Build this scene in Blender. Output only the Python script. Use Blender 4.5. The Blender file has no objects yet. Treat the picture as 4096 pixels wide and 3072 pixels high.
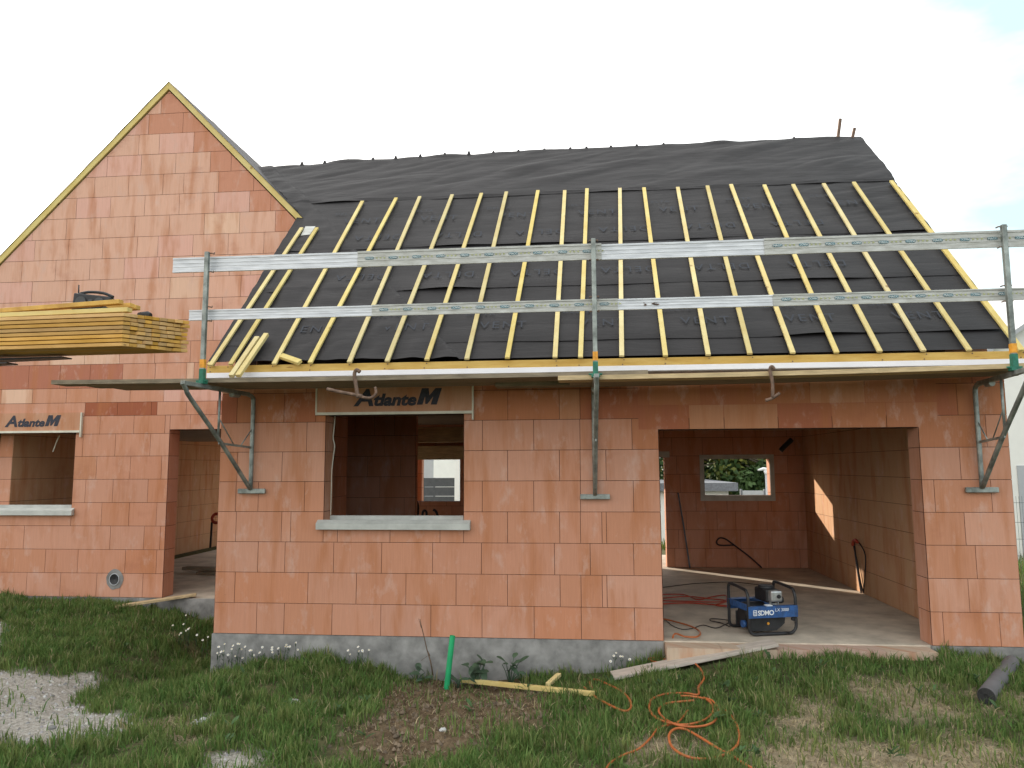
import bpy, math, random
import numpy as np
from mathutils import Vector, Matrix, noise as mnoise
random.seed(7); RNG = np.random.default_rng(7)
scene = bpy.context.scene
col = scene.collection

# ------------------------------------------------------------------ camera
CAM = Vector((3.781, -7.4621, 1.6643))
YAW, PIT, ROL, FPX = -0.09758, 0.10985, -0.00485, 2986.9      # focal length in pixels of a 4096 px wide picture
_c, _s = math.cos(YAW), math.sin(YAW)
FW = Vector((_s*math.cos(PIT), _c*math.cos(PIT), math.sin(PIT)))
_rt = Vector((_c, -_s, 0)); _up = _rt.cross(FW)
RT = _rt*math.cos(ROL) + _up*math.sin(ROL)
UP = _up*math.cos(ROL) - _rt*math.sin(ROL)
cd = bpy.data.cameras.new('camera'); cam = bpy.data.objects.new('camera', cd); col.objects.link(cam)
cam.matrix_world = Matrix(((RT.x, UP.x, -FW.x, CAM.x), (RT.y, UP.y, -FW.y, CAM.y), (RT.z, UP.z, -FW.z, CAM.z), (0, 0, 0, 1)))
cd.sensor_width = 36; cd.lens = FPX/4096*36; cd.clip_start = 0.05; cd.clip_end = 2000
scene.camera = cam

# ------------------------------------------------------------------ light
SUN_DIR = Vector((1.0, -0.98, -0.43)).normalized()      # the way sunlight travels: from behind the house, from the left, low
SUN_EL = math.asin(-SUN_DIR.z)
world = bpy.data.worlds.new('World'); scene.world = world; world.use_nodes = True
wn = world.node_tree.nodes; wl = world.node_tree.links; wn.clear()
wo = wn.new('ShaderNodeOutputWorld'); bg = wn.new('ShaderNodeBackground')
sky = wn.new('ShaderNodeTexSky'); sky.sky_type = 'NISHITA'; sky.sun_disc = False
sky.sun_elevation = SUN_EL; sky.sun_rotation = math.atan2(-SUN_DIR.x, -SUN_DIR.y)
sky.air_density = 1.0; sky.dust_density = 2.5; sky.ozone_density = 1.0
tc = wn.new('ShaderNodeTexCoord'); mp = wn.new('ShaderNodeMapping'); mp.inputs['Scale'].default_value = (1.0, 1.0, 2.6)
nz = wn.new('ShaderNodeTexNoise'); nz.inputs['Scale'].default_value = 2.2; nz.inputs['Detail'].default_value = 7; nz.inputs['Roughness'].default_value = 0.55
rmp = wn.new('ShaderNodeValToRGB'); rmp.color_ramp.elements[0].position = 0.28; rmp.color_ramp.elements[1].position = 0.64
rmp.color_ramp.elements[0].color = (3.0, 3.9, 4.1, 1); rmp.color_ramp.elements[1].color = (8.6, 8.4, 8.1, 1)
mixw = wn.new('ShaderNodeMix'); mixw.data_type = 'RGBA'; mixw.inputs[0].default_value = 0.84
wl.new(tc.outputs['Generated'], mp.inputs['Vector']); wl.new(mp.outputs[0], nz.inputs['Vector']); sx = wn.new('ShaderNodeSeparateXYZ'); wl.new(tc.outputs['Generated'], sx.inputs[0])
mr = wn.new('ShaderNodeMapRange'); mr.inputs[1].default_value = 0.05; mr.inputs[2].default_value = 0.50; mr.inputs[3].default_value = 0.16; mr.inputs[4].default_value = -0.13
wl.new(sx.outputs[0], mr.inputs[0]); ma = wn.new('ShaderNodeMath'); ma.operation = 'ADD'; wl.new(nz.outputs['Fac'], ma.inputs[0]); wl.new(mr.outputs[0], ma.inputs[1]); wl.new(ma.outputs[0], rmp.inputs[0])
wl.new(sky.outputs[0], mixw.inputs[6]); wl.new(rmp.outputs[0], mixw.inputs[7])
wl.new(mixw.outputs[2], bg.inputs['Color']); wl.new(bg.outputs[0], wo.inputs['Surface'])
bg.inputs['Strength'].default_value = 0.13
ld = bpy.data.lights.new('sun', 'SUN'); ld.energy = 3.2; ld.angle = math.radians(0.6); ld.color = (1.0, 0.90, 0.76)
sun = bpy.data.objects.new('sun', ld); col.objects.link(sun)
sun.rotation_euler = SUN_DIR.to_track_quat('-Z', 'Y').to_euler(); sun.location = (-20, 30, 25)
scene.view_settings.view_transform = 'Standard'; scene.view_settings.look = 'None'
scene.view_settings.gamma = 1.0; scene.view_settings.use_curve_mapping = False
scene.view_settings.exposure = 1.16
scene.cycles.max_bounces = 8; scene.cycles.diffuse_bounces = 5; scene.cycles.use_denoising = True

# ------------------------------------------------------------------ pixel -> place (pixels of the 4096 px photograph)
def ray(x, y): return FW + RT*((x-2048)/FPX) - UP*((y-1536)/FPX)
def onY(x, y, Y): d = ray(x, y); return CAM + d*((Y-CAM.y)/d.y)
def onX(x, y, X): d = ray(x, y); return CAM + d*((X-CAM.x)/d.x)
def onZ(x, y, Z): d = ray(x, y); return CAM + d*((Z-CAM.z)/d.z)

# ------------------------------------------------------------------ objects, tags
def tag(o, label=None, cat=None, group=None, kind=None):
    if label: o['label'] = label
    if cat: o['category'] = cat
    if group: o['group'] = group
    if kind: o['kind'] = kind
    return o
def empty(name, loc=(0, 0, 0), rz=0.0, **k):
    o = bpy.data.objects.new(name, None); o.empty_display_size = 0.1
    col.objects.link(o); o.location = loc; o.rotation_euler = (0, 0, rz)
    return tag(o, **k)
class MB:
    def __init__(s): s.v = []; s.f = []; s.m = []; s.c = []; s.sm = []
    def poly(s, pts, m=0, c=(1, 1, 1), smooth=False):
        n = len(s.v); s.v += [tuple(p) for p in pts]; s.f.append(tuple(range(n, n+len(pts)))); s.m.append(m); s.c.append(c); s.sm.append(smooth)
    def mesh(s, vs, fs, m=0, c=(1, 1, 1), smooth=False):
        n = len(s.v); s.v += [tuple(p) for p in vs]
        for f in fs: s.f.append(tuple(i+n for i in f)); s.m.append(m); s.c.append(c); s.sm.append(smooth)
    def box(s, a, b, m=0, c=(1, 1, 1), M=None):
        x0, y0, z0 = a; x1, y1, z1 = b
        vs = [(x0,y0,z0),(x1,y0,z0),(x1,y1,z0),(x0,y1,z0),(x0,y0,z1),(x1,y0,z1),(x1,y1,z1),(x0,y1,z1)]
        if M is not None: vs = [M @ Vector(v) for v in vs]
        s.mesh(vs, [(0,3,2,1),(4,5,6,7),(0,1,5,4),(1,2,6,5),(2,3,7,6),(3,0,4,7)], m, c)
    def bar(s, p, q, w, h, up=(0, 0, 1), m=0, c=(1, 1, 1)):
        # rectangular bar from p to q, w across, h along 'up'
        p, q = Vector(p), Vector(q); d = (q-p); L = d.length; d.normalize()
        u = Vector(up); side = d.cross(u).normalized(); u = side.cross(d).normalized()
        M = Matrix.Translation(p) @ Matrix((( d.x, side.x, u.x), (d.y, side.y, u.y), (d.z, side.z, u.z))).to_4x4()
        s.box((0, -w/2, -h/2), (L, w/2, h/2), m, c, M)
    def tube(s, pts, r, n=8, m=0, c=(1, 1, 1), caps=True, closed=False):
        pts = [Vector(p) for p in pts]; k = len(pts); rs = r if isinstance(r, (list, tuple)) else [r]*k
        base = len(s.v); prev = None
        for i, p in enumerate(pts):
            t = (pts[(i+1) % k]-pts[i-1]) if closed else (pts[min(i+1, k-1)]-pts[max(i-1, 0)])
            t.normalize()
            if prev is None:
                a = Vector((0, 0, 1)) if abs(t.z) < 0.9 else Vector((1, 0, 0)); nn = t.cross(a).normalized()
            else:
                nn = (prev-t*prev.dot(t))
                nn = nn.normalized() if nn.length > 1e-6 else t.orthogonal().normalized()
            prev = nn; b = t.cross(nn)
            for j in range(n):
                a = 2*math.pi*j/n; s.v.append(tuple(p+(nn*math.cos(a)+b*math.sin(a))*rs[i]))
        fs = []
        for i in range(k if closed else k-1):
            for j in range(n):
                a = base+i*n+j; b2 = base+i*n+(j+1) % n; i2 = (i+1) % k
                fs.append((a, b2, base+i2*n+(j+1) % n, base+i2*n+j))
        for f in fs: s.f.append(f); s.m.append(m); s.c.append(c); s.sm.append(True)
        if caps and not closed:
            s.f.append(tuple(base+j for j in range(n))[::-1]); s.m.append(m); s.c.append(c); s.sm.append(False)
            s.f.append(tuple(base+(k-1)*n+j for j in range(n))); s.m.append(m); s.c.append(c); s.sm.append(False)
    def build(s, name, mats, parent=None, bevel=0, loc=None, **k):
        me = bpy.data.meshes.new(name)
        org = Vector(loc) if loc is not None else Vector((0, 0, 0))
        me.from_pydata([tuple(Vector(v)-org) for v in s.v], [], s.f)
        for mt in (mats if isinstance(mats, (list, tuple)) else [mats]): me.materials.append(mt)
        me.polygons.foreach_set('material_index', s.m); me.polygons.foreach_set('use_smooth', s.sm)
        if any(c != (1, 1, 1) for c in s.c):
            at = me.color_attributes.new('Col', 'FLOAT_COLOR', 'CORNER')
            arr = []
            for f, c in zip(s.f, s.c): arr += [c[0], c[1], c[2], 1.0]*len(f)
            at.data.foreach_set('color', arr)
        me.update()
        o = bpy.data.objects.new(name, me); col.objects.link(o); o.parent = parent
        if loc is not None: o.location = org
        if bevel:
            b = o.modifiers.new('b', 'BEVEL'); b.width = bevel; b.segments = 2; b.limit_method = 'ANGLE'
        return tag(o, **k)
def copy_thing(o, parent=None):
    c = o.copy(); col.objects.link(c); c.parent = parent
    for ch in [x for x in bpy.data.objects if x.parent == o]: copy_thing(ch, c)
    return c
def smooth_path(pts, n=8, closed=False):
    pts = [Vector(p) for p in pts]; out = []; k = len(pts)
    rng = range(k) if closed else range(k-1)
    for i in rng:
        g = (lambda j: pts[j % k]) if closed else (lambda j: pts[max(0, min(k-1, j))])
        p0, p1, p2, p3 = g(i-1), g(i), g(i+1), g(i+2)
        for j in range(n):
            t = j/n
            out.append(0.5*((2*p1)+(p2-p0)*t+(2*p0-5*p1+4*p2-p3)*t*t+(3*p1-p0-3*p2+p3)*t**3))
    if not closed: out.append(pts[-1])
    return out
def text_data(txt, size=1.0, bold=0.0, shear=0.0, space=1.0):
    cu = bpy.data.curves.new('t', 'FONT'); cu.body = txt; cu.size = size; cu.offset = bold; cu.shear = shear; cu.space_character = space
    cu.resolution_u = 3
    o = bpy.data.objects.new('t', cu); col.objects.link(o)
    dg = bpy.context.evaluated_depsgraph_get(); dg.update()
    me = bpy.data.meshes.new_from_object(o.evaluated_get(dg))
    vs = [v.co.copy() for v in me.vertices]; fs = [tuple(p.vertices) for p in me.polygons]
    bpy.data.objects.remove(o); bpy.data.curves.remove(cu); bpy.data.meshes.remove(me)
    x0 = min(v.x for v in vs); x1 = max(v.x for v in vs)
    return [Vector((v.x-x0, v.y, 0)) for v in vs], fs, x1-x0
def put_text(mb, T, M, m=0, c=(1, 1, 1)):
    mb.mesh([M @ v for v in T[0]], T[1], m, c)
def frame(o, ux, uy, uz):
    ux, uy, uz = Vector(ux).normalized(), Vector(uy).normalized(), Vector(uz).normalized()
    return Matrix.Translation(Vector(o)) @ Matrix(((ux.x, uy.x, uz.x), (ux.y, uy.y, uz.y), (ux.z, uy.z, uz.z))).to_4x4()

# ------------------------------------------------------------------ materials
def newmat(name):
    m = bpy.data.materials.new(name); m.use_nodes = True; nt = m.node_tree
    return m, nt, nt.nodes, nt.links, nt.nodes['Principled BSDF']
def N(nt, t, **k):
    n = nt.nodes.new(t)
    for a, b in k.items():
        if a in n.inputs: n.inputs[a].default_value = b
        else: setattr(n, a, b)
    return n
def simple(name, c, rough=0.6, metal=0.0, var=0.15, scale=8.0, bump=0.0, bscale=60.0, stretch=(1, 1, 1), c2=None, spec=0.4):
    m, nt, ns, ls, P = newmat(name)
    P.inputs['Roughness'].default_value = rough; P.inputs['Metallic'].default_value = metal
    P.inputs['Specular IOR Level'].default_value = spec
    t = N(nt, 'ShaderNodeTexCoord'); mp = N(nt, 'ShaderNodeMapping'); mp.inputs['Scale'].default_value = stretch
    ls.new(t.outputs['Object'], mp.inputs[0])
    n1 = N(nt, 'ShaderNodeTexNoise', Scale=scale, Detail=5.0, Roughness=0.6); ls.new(mp.outputs[0], n1.inputs['Vector'])
    r = N(nt, 'ShaderNodeValToRGB'); a = c2 if c2 else tuple(x*(1-var*1.6) for x in c)
    r.color_ramp.elements[0].position = 0.32; r.color_ramp.elements[1].position = 0.68
    r.color_ramp.elements[0].color = (*a, 1); r.color_ramp.elements[1].color = (*(tuple(x*(1+var*0.6) for x in c)), 1)
    ls.new(n1.outputs['Fac'], r.inputs[0]); ls.new(r.outputs[0], P.inputs['Base Color'])
    if bump:
        n2 = N(nt, 'ShaderNodeTexNoise', Scale=bscale, Detail=4.0); ls.new(mp.outputs[0], n2.inputs['Vector'])
        b = N(nt, 'ShaderNodeBump', Strength=bump, Distance=0.01); ls.new(n2.outputs['Fac'], b.inputs['Height']); ls.new(b.outputs[0], P.inputs['Normal'])
    return m
def wood(name, c, c2, stretch=(1, 1, 1)):
    m, nt, ns, ls, P = newmat(name); P.inputs['Roughness'].default_value = 0.7; P.inputs['Specular IOR Level'].default_value = 0.25
    t = N(nt, 'ShaderNodeTexCoord'); mp = N(nt, 'ShaderNodeMapping'); mp.inputs['Scale'].default_value = stretch; ls.new(t.outputs['Object'], mp.inputs[0])
    oi = N(nt, 'ShaderNodeObjectInfo'); ad = N(nt, 'ShaderNodeVectorMath'); ad.operation = 'ADD'; sc = N(nt, 'ShaderNodeVectorMath'); sc.operation = 'SCALE'; sc.inputs[0].default_value = (9, 5, 3); ls.new(oi.outputs['Random'], sc.inputs['Scale'])
    ls.new(mp.outputs[0], ad.inputs[0]); ls.new(sc.outputs[0], ad.inputs[1])
    n1 = N(nt, 'ShaderNodeTexNoise', Scale=3.0, Detail=7.0, Roughness=0.7); ls.new(ad.outputs[0], n1.inputs['Vector'])
    r = N(nt, 'ShaderNodeValToRGB'); r.color_ramp.elements[0].position = 0.36; r.color_ramp.elements[1].position = 0.62; r.color_ramp.elements[0].color = (*c2, 1); r.color_ramp.elements[1].color = (*c, 1); ls.new(n1.outputs['Fac'], r.inputs[0])
    v = N(nt, 'ShaderNodeTexVoronoi', Scale=3.2); ls.new(ad.outputs[0], v.inputs['Vector']); mr = N(nt, 'ShaderNodeMapRange'); mr.inputs[1].default_value = 0.05; mr.inputs[2].default_value = 0.10; mr.inputs[3].default_value = 0.8; mr.inputs[4].default_value = 0.0; ls.new(v.outputs['Distance'], mr.inputs[0])
    x = N(nt, 'ShaderNodeMix'); x.data_type = 'RGBA'; ls.new(mr.outputs[0], x.inputs[0]); ls.new(r.outputs[0], x.inputs[6]); x.inputs[7].default_value = (0.26, 0.13, 0.04, 1)
    h = N(nt, 'ShaderNodeHueSaturation'); m1 = N(nt, 'ShaderNodeMapRange'); m1.inputs[3].default_value = 0.80; m1.inputs[4].default_value = 1.08; ls.new(oi.outputs['Random'], m1.inputs[0]); ls.new(m1.outputs[0], h.inputs['Value'])
    m2 = N(nt, 'ShaderNodeMath'); m2.operation = 'MULTIPLY'; m2.inputs[1].default_value = 7.31; ls.new(oi.outputs['Random'], m2.inputs[0]); m3 = N(nt, 'ShaderNodeMath'); m3.operation = 'FRACT'; ls.new(m2.outputs[0], m3.inputs[0])
    m4 = N(nt, 'ShaderNodeMapRange'); m4.inputs[3].default_value = 0.82; m4.inputs[4].default_value = 1.08; ls.new(m3.outputs[0], m4.inputs[0]); ls.new(m4.outputs[0], h.inputs['Saturation'])
    ls.new(x.outputs[2], h.inputs['Color']); ls.new(h.outputs[0], P.inputs['Base Color'])
    b = N(nt, 'ShaderNodeBump', Strength=0.2, Distance=0.004); ls.new(n1.outputs['Fac'], b.inputs['Height']); ls.new(b.outputs[0], P.inputs['Normal'])
    return m
def brick_material():
    m, nt, ns, ls, P = newmat('terracotta_block')
    P.inputs['Roughness'].default_value = 0.85; P.inputs['Specular IOR Level'].default_value = 0.2
    at = N(nt, 'ShaderNodeVertexColor'); at.layer_name = 'Col'
    t = N(nt, 'ShaderNodeTexCoord'); sep = N(nt, 'ShaderNodeSeparateXYZ'); ls.new(t.outputs['Object'], sep.inputs[0])
    add = N(nt, 'ShaderNodeMath'); add.operation = 'ADD'; ls.new(sep.outputs[0], add.inputs[0]); ls.new(sep.outputs[1], add.inputs[1])
    cmb = N(nt, 'ShaderNodeCombineXYZ'); ls.new(add.outputs[0], cmb.inputs[0]); ls.new(sep.outputs[2], cmb.inputs[2]); ls.new(at.outputs['Alpha'], cmb.inputs[1])
    def noise(sx, sz, sc, det=4.0, rough=0.55):
        mp = N(nt, 'ShaderNodeMapping'); mp.inputs['Scale'].default_value = (sx, 1, sz); ls.new(cmb.outputs[0], mp.inputs[0])
        n = N(nt, 'ShaderNodeTexNoise', Scale=sc, Detail=det, Roughness=rough); ls.new(mp.outputs[0], n.inputs['Vector']); return n
    def mix(a, b, facsock, blend='MIX'):
        x = N(nt, 'ShaderNodeMix'); x.data_type = 'RGBA'; x.blend_type = blend
        if isinstance(a, tuple): x.inputs[6].default_value = a
        else: ls.new(a, x.inputs[6])
        if isinstance(b, tuple): x.inputs[7].default_value = b
        else: ls.new(b, x.inputs[7])
        if isinstance(facsock, float): x.inputs[0].default_value = facsock
        else: ls.new(facsock, x.inputs[0])
        return x.outputs[2]
    def ramp(sock, p0, p1, v0=0.0, v1=1.0):
        r = N(nt, 'ShaderNodeMapRange'); r.inputs[1].default_value = p0; r.inputs[2].default_value = p1; r.inputs[3].default_value = v0; r.inputs[4].default_value = v1
        ls.new(sock, r.inputs[0]); return r.outputs[0]
    streak = noise(5.5, 1.0, 1.0)                       # vertical stains of damp clay
    c1 = mix(at.outputs['Color'], (0.43, 0.165, 0.068, 1), ramp(streak.outputs['Fac'], 0.49, 0.66, 0.0, 0.58))
    blot = noise(1.3, 1.6, 1.7, 5.0, 0.6)
    c2 = mix(c1, (0.33, 0.115, 0.065, 1), ramp(blot.outputs['Fac'], 0.60, 0.74, 0.0, 0.30))
    eff = noise(3.0, 1.5, 2.3, 6.0, 0.65)               # chalky bloom
    c3 = mix(c2, (0.60, 0.40, 0.33, 1), ramp(eff.outputs['Fac'], 0.56, 0.74, 0.0, 0.65))
    fine = noise(60, 3.5, 1.0, 3.0, 0.6)
    c4 = mix(c3, (0.0, 0.0, 0.0, 1), ramp(fine.outputs['Fac'], 0.30, 0.75, 0.10, 0.0))
    speck = noise(22, 22, 1.0, 2.0, 0.5)
    c5 = mix(c4, (0.10, 0.06, 0.05, 1), ramp(speck.outputs['Fac'], 0.74, 0.82, 0.0, 0.25))
    ls.new(c5, P.inputs['Base Color'])
    gro = noise(130, 1.2, 1.0, 2.0, 0.5)
    b = N(nt, 'ShaderNodeBump', Strength=0.35, Distance=0.004); ls.new(gro.outputs['Fac'], b.inputs['Height']); ls.new(b.outputs[0], P.inputs['Normal'])
    return m
M_brick = brick_material()
M_mortar = simple('joint_clay', (0.075, 0.035, 0.026), 0.95, var=0.3, scale=12)
M_conc = simple('grey_concrete', (0.27, 0.265, 0.255), 0.9, var=0.30, scale=5, bump=0.35, bscale=40)
M_floor = simple('slab_concrete', (0.56, 0.49, 0.395), 0.85, var=0.2, scale=3, bump=0.2, bscale=50)
M_ceil = simple('ceiling_plank', (0.22, 0.18, 0.14), 0.9, var=0.2, scale=5)
M_batten = wood('treated_batten', (0.69, 0.57, 0.24), (0.60, 0.45, 0.15))
M_batten2 = simple('treated_batten_orange', (0.60, 0.37, 0.085), 0.65, var=0.25, scale=6, c2=(0.42, 0.23, 0.05), bump=0.1)
M_stack = wood('stack_batten', (0.64, 0.37, 0.11), (0.50, 0.27, 0.06), (1, 3, 3))
M_stackd = wood('stack_batten_dark', (0.56, 0.32, 0.08), (0.42, 0.22, 0.05), (1, 3, 3))
M_fascia = wood('fascia_timber', (0.62, 0.43, 0.15), (0.50, 0.31, 0.085), (0.7, 5, 5))
M_white = simple('white_board', (0.80, 0.80, 0.84), 0.45, var=0.04, scale=4)
M_alu = simple('aluminium_board', (0.64, 0.66, 0.69), 0.42, metal=0.1, c2=(0.42, 0.44, 0.47), var=0.16, scale=4, stretch=(1, 1, 14))
M_alud = simple('aluminium_sleeve', (0.46, 0.47, 0.455), 0.5, metal=0.05, c2=(0.33, 0.33, 0.30), var=0.2, scale=5, stretch=(1.5, 1, 8))
M_pill = simple('sticker_blue', (0.07, 0.17, 0.21), 0.5, var=0.25, scale=30)
M_pillt = simple('sticker_white', (0.55, 0.6, 0.6), 0.5, var=0.1)
M_pilly = simple('sticker_yellow', (0.42, 0.44, 0.20), 0.5, var=0.25, scale=30)
M_galv = simple('galvanised_tube', (0.30, 0.33, 0.31), 0.5, metal=0.5, var=0.35, scale=9, bump=0.15)
M_rust = simple('rusty_steel', (0.20, 0.13, 0.095), 0.8, metal=0.2, var=0.35, scale=20, bump=0.3)
M_green = simple('green_paint', (0.02, 0.17, 0.11), 0.5, var=0.25, scale=25)
M_oran = simple('orange_paint', (0.75, 0.33, 0.03), 0.5, var=0.2, scale=25)
M_plank = simple('weathered_plank', (0.25, 0.205, 0.145), 0.85, var=0.25, scale=5, stretch=(1, 8, 8), bump=0.25)
M_plankn = simple('pale_plank', (0.55, 0.42, 0.24), 0.8, var=0.2, scale=5, stretch=(1, 8, 8), bump=0.2)
M_plankg = simple('grey_plank', (0.50, 0.44, 0.38), 0.8, var=0.15, scale=5, stretch=(1, 5, 5), bump=0.1)
M_print = simple('membrane_print', (0.026, 0.031, 0.043), 0.7, var=0.15)
M_letter = simple('letter_black', (0.035, 0.037, 0.055), 0.7, var=0.3, scale=30)
M_trim = simple('cream_trim', (0.62, 0.60, 0.50), 0.5, var=0.1)
M_sill = simple('concrete_sill', (0.48, 0.49, 0.46), 0.75, var=0.12, scale=6, bump=0.1)
M_black = simple('black_steel', (0.022, 0.022, 0.024), 0.4, var=0.3, scale=12)
M_rubber = simple('black_plastic', (0.02, 0.02, 0.022), 0.55, var=0.3)
M_blue = simple('blue_sheet', (0.022, 0.085, 0.25), 0.5, var=0.35, scale=22, c2=(0.02, 0.05, 0.13))
M_engine = simple('engine_metal', (0.48, 0.48, 0.47), 0.35, metal=0.7, var=0.25, scale=14)
M_whitep = simple('white_print', (0.75, 0.78, 0.8), 0.5, var=0.1)
M_hose = simple('orange_hose', (0.42, 0.115, 0.03), 0.5, var=0.2, scale=12)
M_hosed = simple('red_hose', (0.42, 0.06, 0.03), 0.5, var=0.2, scale=12)
M_gpipe = simple('green_conduit', (0.02, 0.36, 0.14), 0.5, var=0.1)
M_roll = simple('grey_membrane', (0.115, 0.105, 0.108), 0.85, var=0.15, scale=4, bump=0.1, bscale=80)
M_rolle = simple('dark_membrane', (0.03, 0.03, 0.03), 0.8, var=0.2)
M_render = simple('white_render', (0.80, 0.80, 0.76), 0.9, var=0.03, scale=3)
M_grender = simple('grey_render', (0.42, 0.44, 0.46), 0.9, var=0.05, scale=3)
M_slate = simple('slate_roof', (0.16, 0.17, 0.19), 0.6, var=0.2, scale=12)
M_dark = simple('dark_panel', (0.06, 0.065, 0.07), 0.6, var=0.15)
M_glass = simple('window_glass', (0.05, 0.06, 0.07), 0.1, var=0.1)
M_leafd = simple('dark_leaf', (0.045, 0.085, 0.02), 0.7, var=0.4, scale=0.7, c2=(0.02, 0.045, 0.01))
M_leafy = simple('yellow_leaf', (0.17, 0.17, 0.03), 0.7, var=0.3, scale=0.7, c2=(0.07, 0.10, 0.02))
M_bark = simple('bark', (0.09, 0.07, 0.05), 0.9, var=0.3, bump=0.4)
M_dock = simple('dock_leaf', (0.055, 0.10, 0.055), 0.6, var=0.3, scale=9)
M_petal = simple('white_petal', (0.75, 0.75, 0.72), 0.7, var=0.05)
M_yolk = simple('yellow_eye', (0.6, 0.42, 0.04), 0.7, var=0.1)
M_stalk = simple('dry_stalk', (0.13, 0.085, 0.055), 0.9, var=0.3)
M_stone = simple('pale_stone', (0.50, 0.50, 0.49), 0.9, var=0.25, scale=10, bump=0.4)
M_wire = simple('fence_wire', (0.06, 0.08, 0.08), 0.5, metal=0.3, var=0.1)
def membrane_mat():
    m, nt, ns, ls, P = newmat('roof_membrane')
    P.inputs['Roughness'].default_value = 0.6; P.inputs['Specular IOR Level'].default_value = 0.3
    t = N(nt, 'ShaderNodeTexCoord')
    n1 = N(nt, 'ShaderNodeTexNoise', Scale=2.0, Detail=6.0, Roughness=0.6); ls.new(t.outputs['Object'], n1.inputs['Vector'])
    r = N(nt, 'ShaderNodeValToRGB'); r.color_ramp.elements[0].position = 0.3; r.color_ramp.elements[1].position = 0.72
    r.color_ramp.elements[0].color = (0.011, 0.0100, 0.0110, 1); r.color_ramp.elements[1].color = (0.021, 0.0190, 0.0205, 1)
    ls.new(n1.outputs['Fac'], r.inputs[0]); ls.new(r.outputs[0], P.inputs['Base Color'])
    mp = N(nt, 'ShaderNodeMapping'); mp.inputs['Scale'].default_value = (1.2, 7, 7); ls.new(t.outputs['Object'], mp.inputs[0])
    n2 = N(nt, 'ShaderNodeTexNoise', Scale=1.6, Detail=5.0, Roughness=0.55, Distortion=0.8); ls.new(mp.outputs[0], n2.inputs['Vector'])
    n3 = N(nt, 'ShaderNodeTexNoise', Scale=160.0, Detail=2.0); ls.new(t.outputs['Object'], n3.inputs['Vector'])
    b = N(nt, 'ShaderNodeBump', Strength=0.35, Distance=0.02); ls.new(n2.outputs['Fac'], b.inputs['Height'])
    b2 = N(nt, 'ShaderNodeBump', Strength=0.3, Distance=0.002); ls.new(n3.outputs['Fac'], b2.inputs['Height']); ls.new(b.outputs[0], b2.inputs['Normal'])
    ls.new(b2.outputs[0], P.inputs['Normal'])
    return m
M_memb = membrane_mat()
def ground_mat():
    m, nt, ns, ls, P = newmat('ground')
    P.inputs['Roughness'].default_value = 0.95; P.inputs['Specular IOR Level'].default_value = 0.1
    at = N(nt, 'ShaderNodeVertexColor'); at.layer_name = 'Mask'; sp = N(nt, 'ShaderNodeSeparateColor'); ls.new(at.outputs[0], sp.inputs[0])
    t = N(nt, 'ShaderNodeTexCoord')
    def nr(scale, c0, c1, det=6.0, p0=0.35, p1=0.65):
        n = N(nt, 'ShaderNodeTexNoise', Scale=scale, Detail=det, Roughness=0.7); ls.new(t.outputs['Object'], n.inputs['Vector'])
        r = N(nt, 'ShaderNodeValToRGB'); r.color_ramp.elements[0].position = p0; r.color_ramp.elements[1].position = p1
        r.color_ramp.elements[0].color = (*c0, 1); r.color_ramp.elements[1].color = (*c1, 1); ls.new(n.outputs['Fac'], r.inputs[0]); return r.outputs[0], n
    base, _ = nr(9, (0.055, 0.062, 0.028), (0.13, 0.125, 0.06))
    soil, _ = nr(14, (0.085, 0.058, 0.035), (0.20, 0.145, 0.09))
    grav, gn = nr(38, (0.24, 0.22, 0.19), (0.52, 0.49, 0.44))
    dry, _ = nr(22, (0.22, 0.175, 0.115), (0.42, 0.35, 0.24))
    c = base
    for i, sck in ((0, grav), (1, soil), (2, dry)):
        x = N(nt, 'ShaderNodeMix'); x.data_type = 'RGBA'; ls.new(sp.outputs[i], x.inputs[0]); ls.new(c, x.inputs[6]); ls.new(sck, x.inputs[7]); c = x.outputs[2]
    ls.new(c, P.inputs['Base Color'])
    n3 = N(nt, 'ShaderNodeTexNoise', Scale=45.0, Detail=6.0, Roughness=0.7); ls.new(t.outputs['Object'], n3.inputs['Vector'])
    b = N(nt, 'ShaderNodeBump', Strength=0.9, Distance=0.03); ls.new(n3.outputs['Fac'], b.inputs['Height']); ls.new(b.outputs[0], P.inputs['Normal'])
    return m
M_ground = ground_mat()
def blade_mat():
    m, nt, ns, ls, P = newmat('grass_blade')
    P.inputs['Roughness'].default_value = 0.65; P.inputs['Specular IOR Level'].default_value = 0.2
    at = N(nt, 'ShaderNodeVertexColor'); at.layer_name = 'Col'; ls.new(at.outputs[0], P.inputs['Base Color'])
    tr = N(nt, 'ShaderNodeBsdfTranslucent'); ls.new(at.outputs[0], tr.inputs['Color'])
    mx = N(nt, 'ShaderNodeMixShader'); mx.inputs[0].default_value = 0.3
    ls.new(P.outputs[0], mx.inputs[1]); ls.new(tr.outputs[0], mx.inputs[2]); ls.new(mx.outputs[0], ns['Material Output'].inputs['Surface'])
    return m
M_blade = blade_mat()

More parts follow.
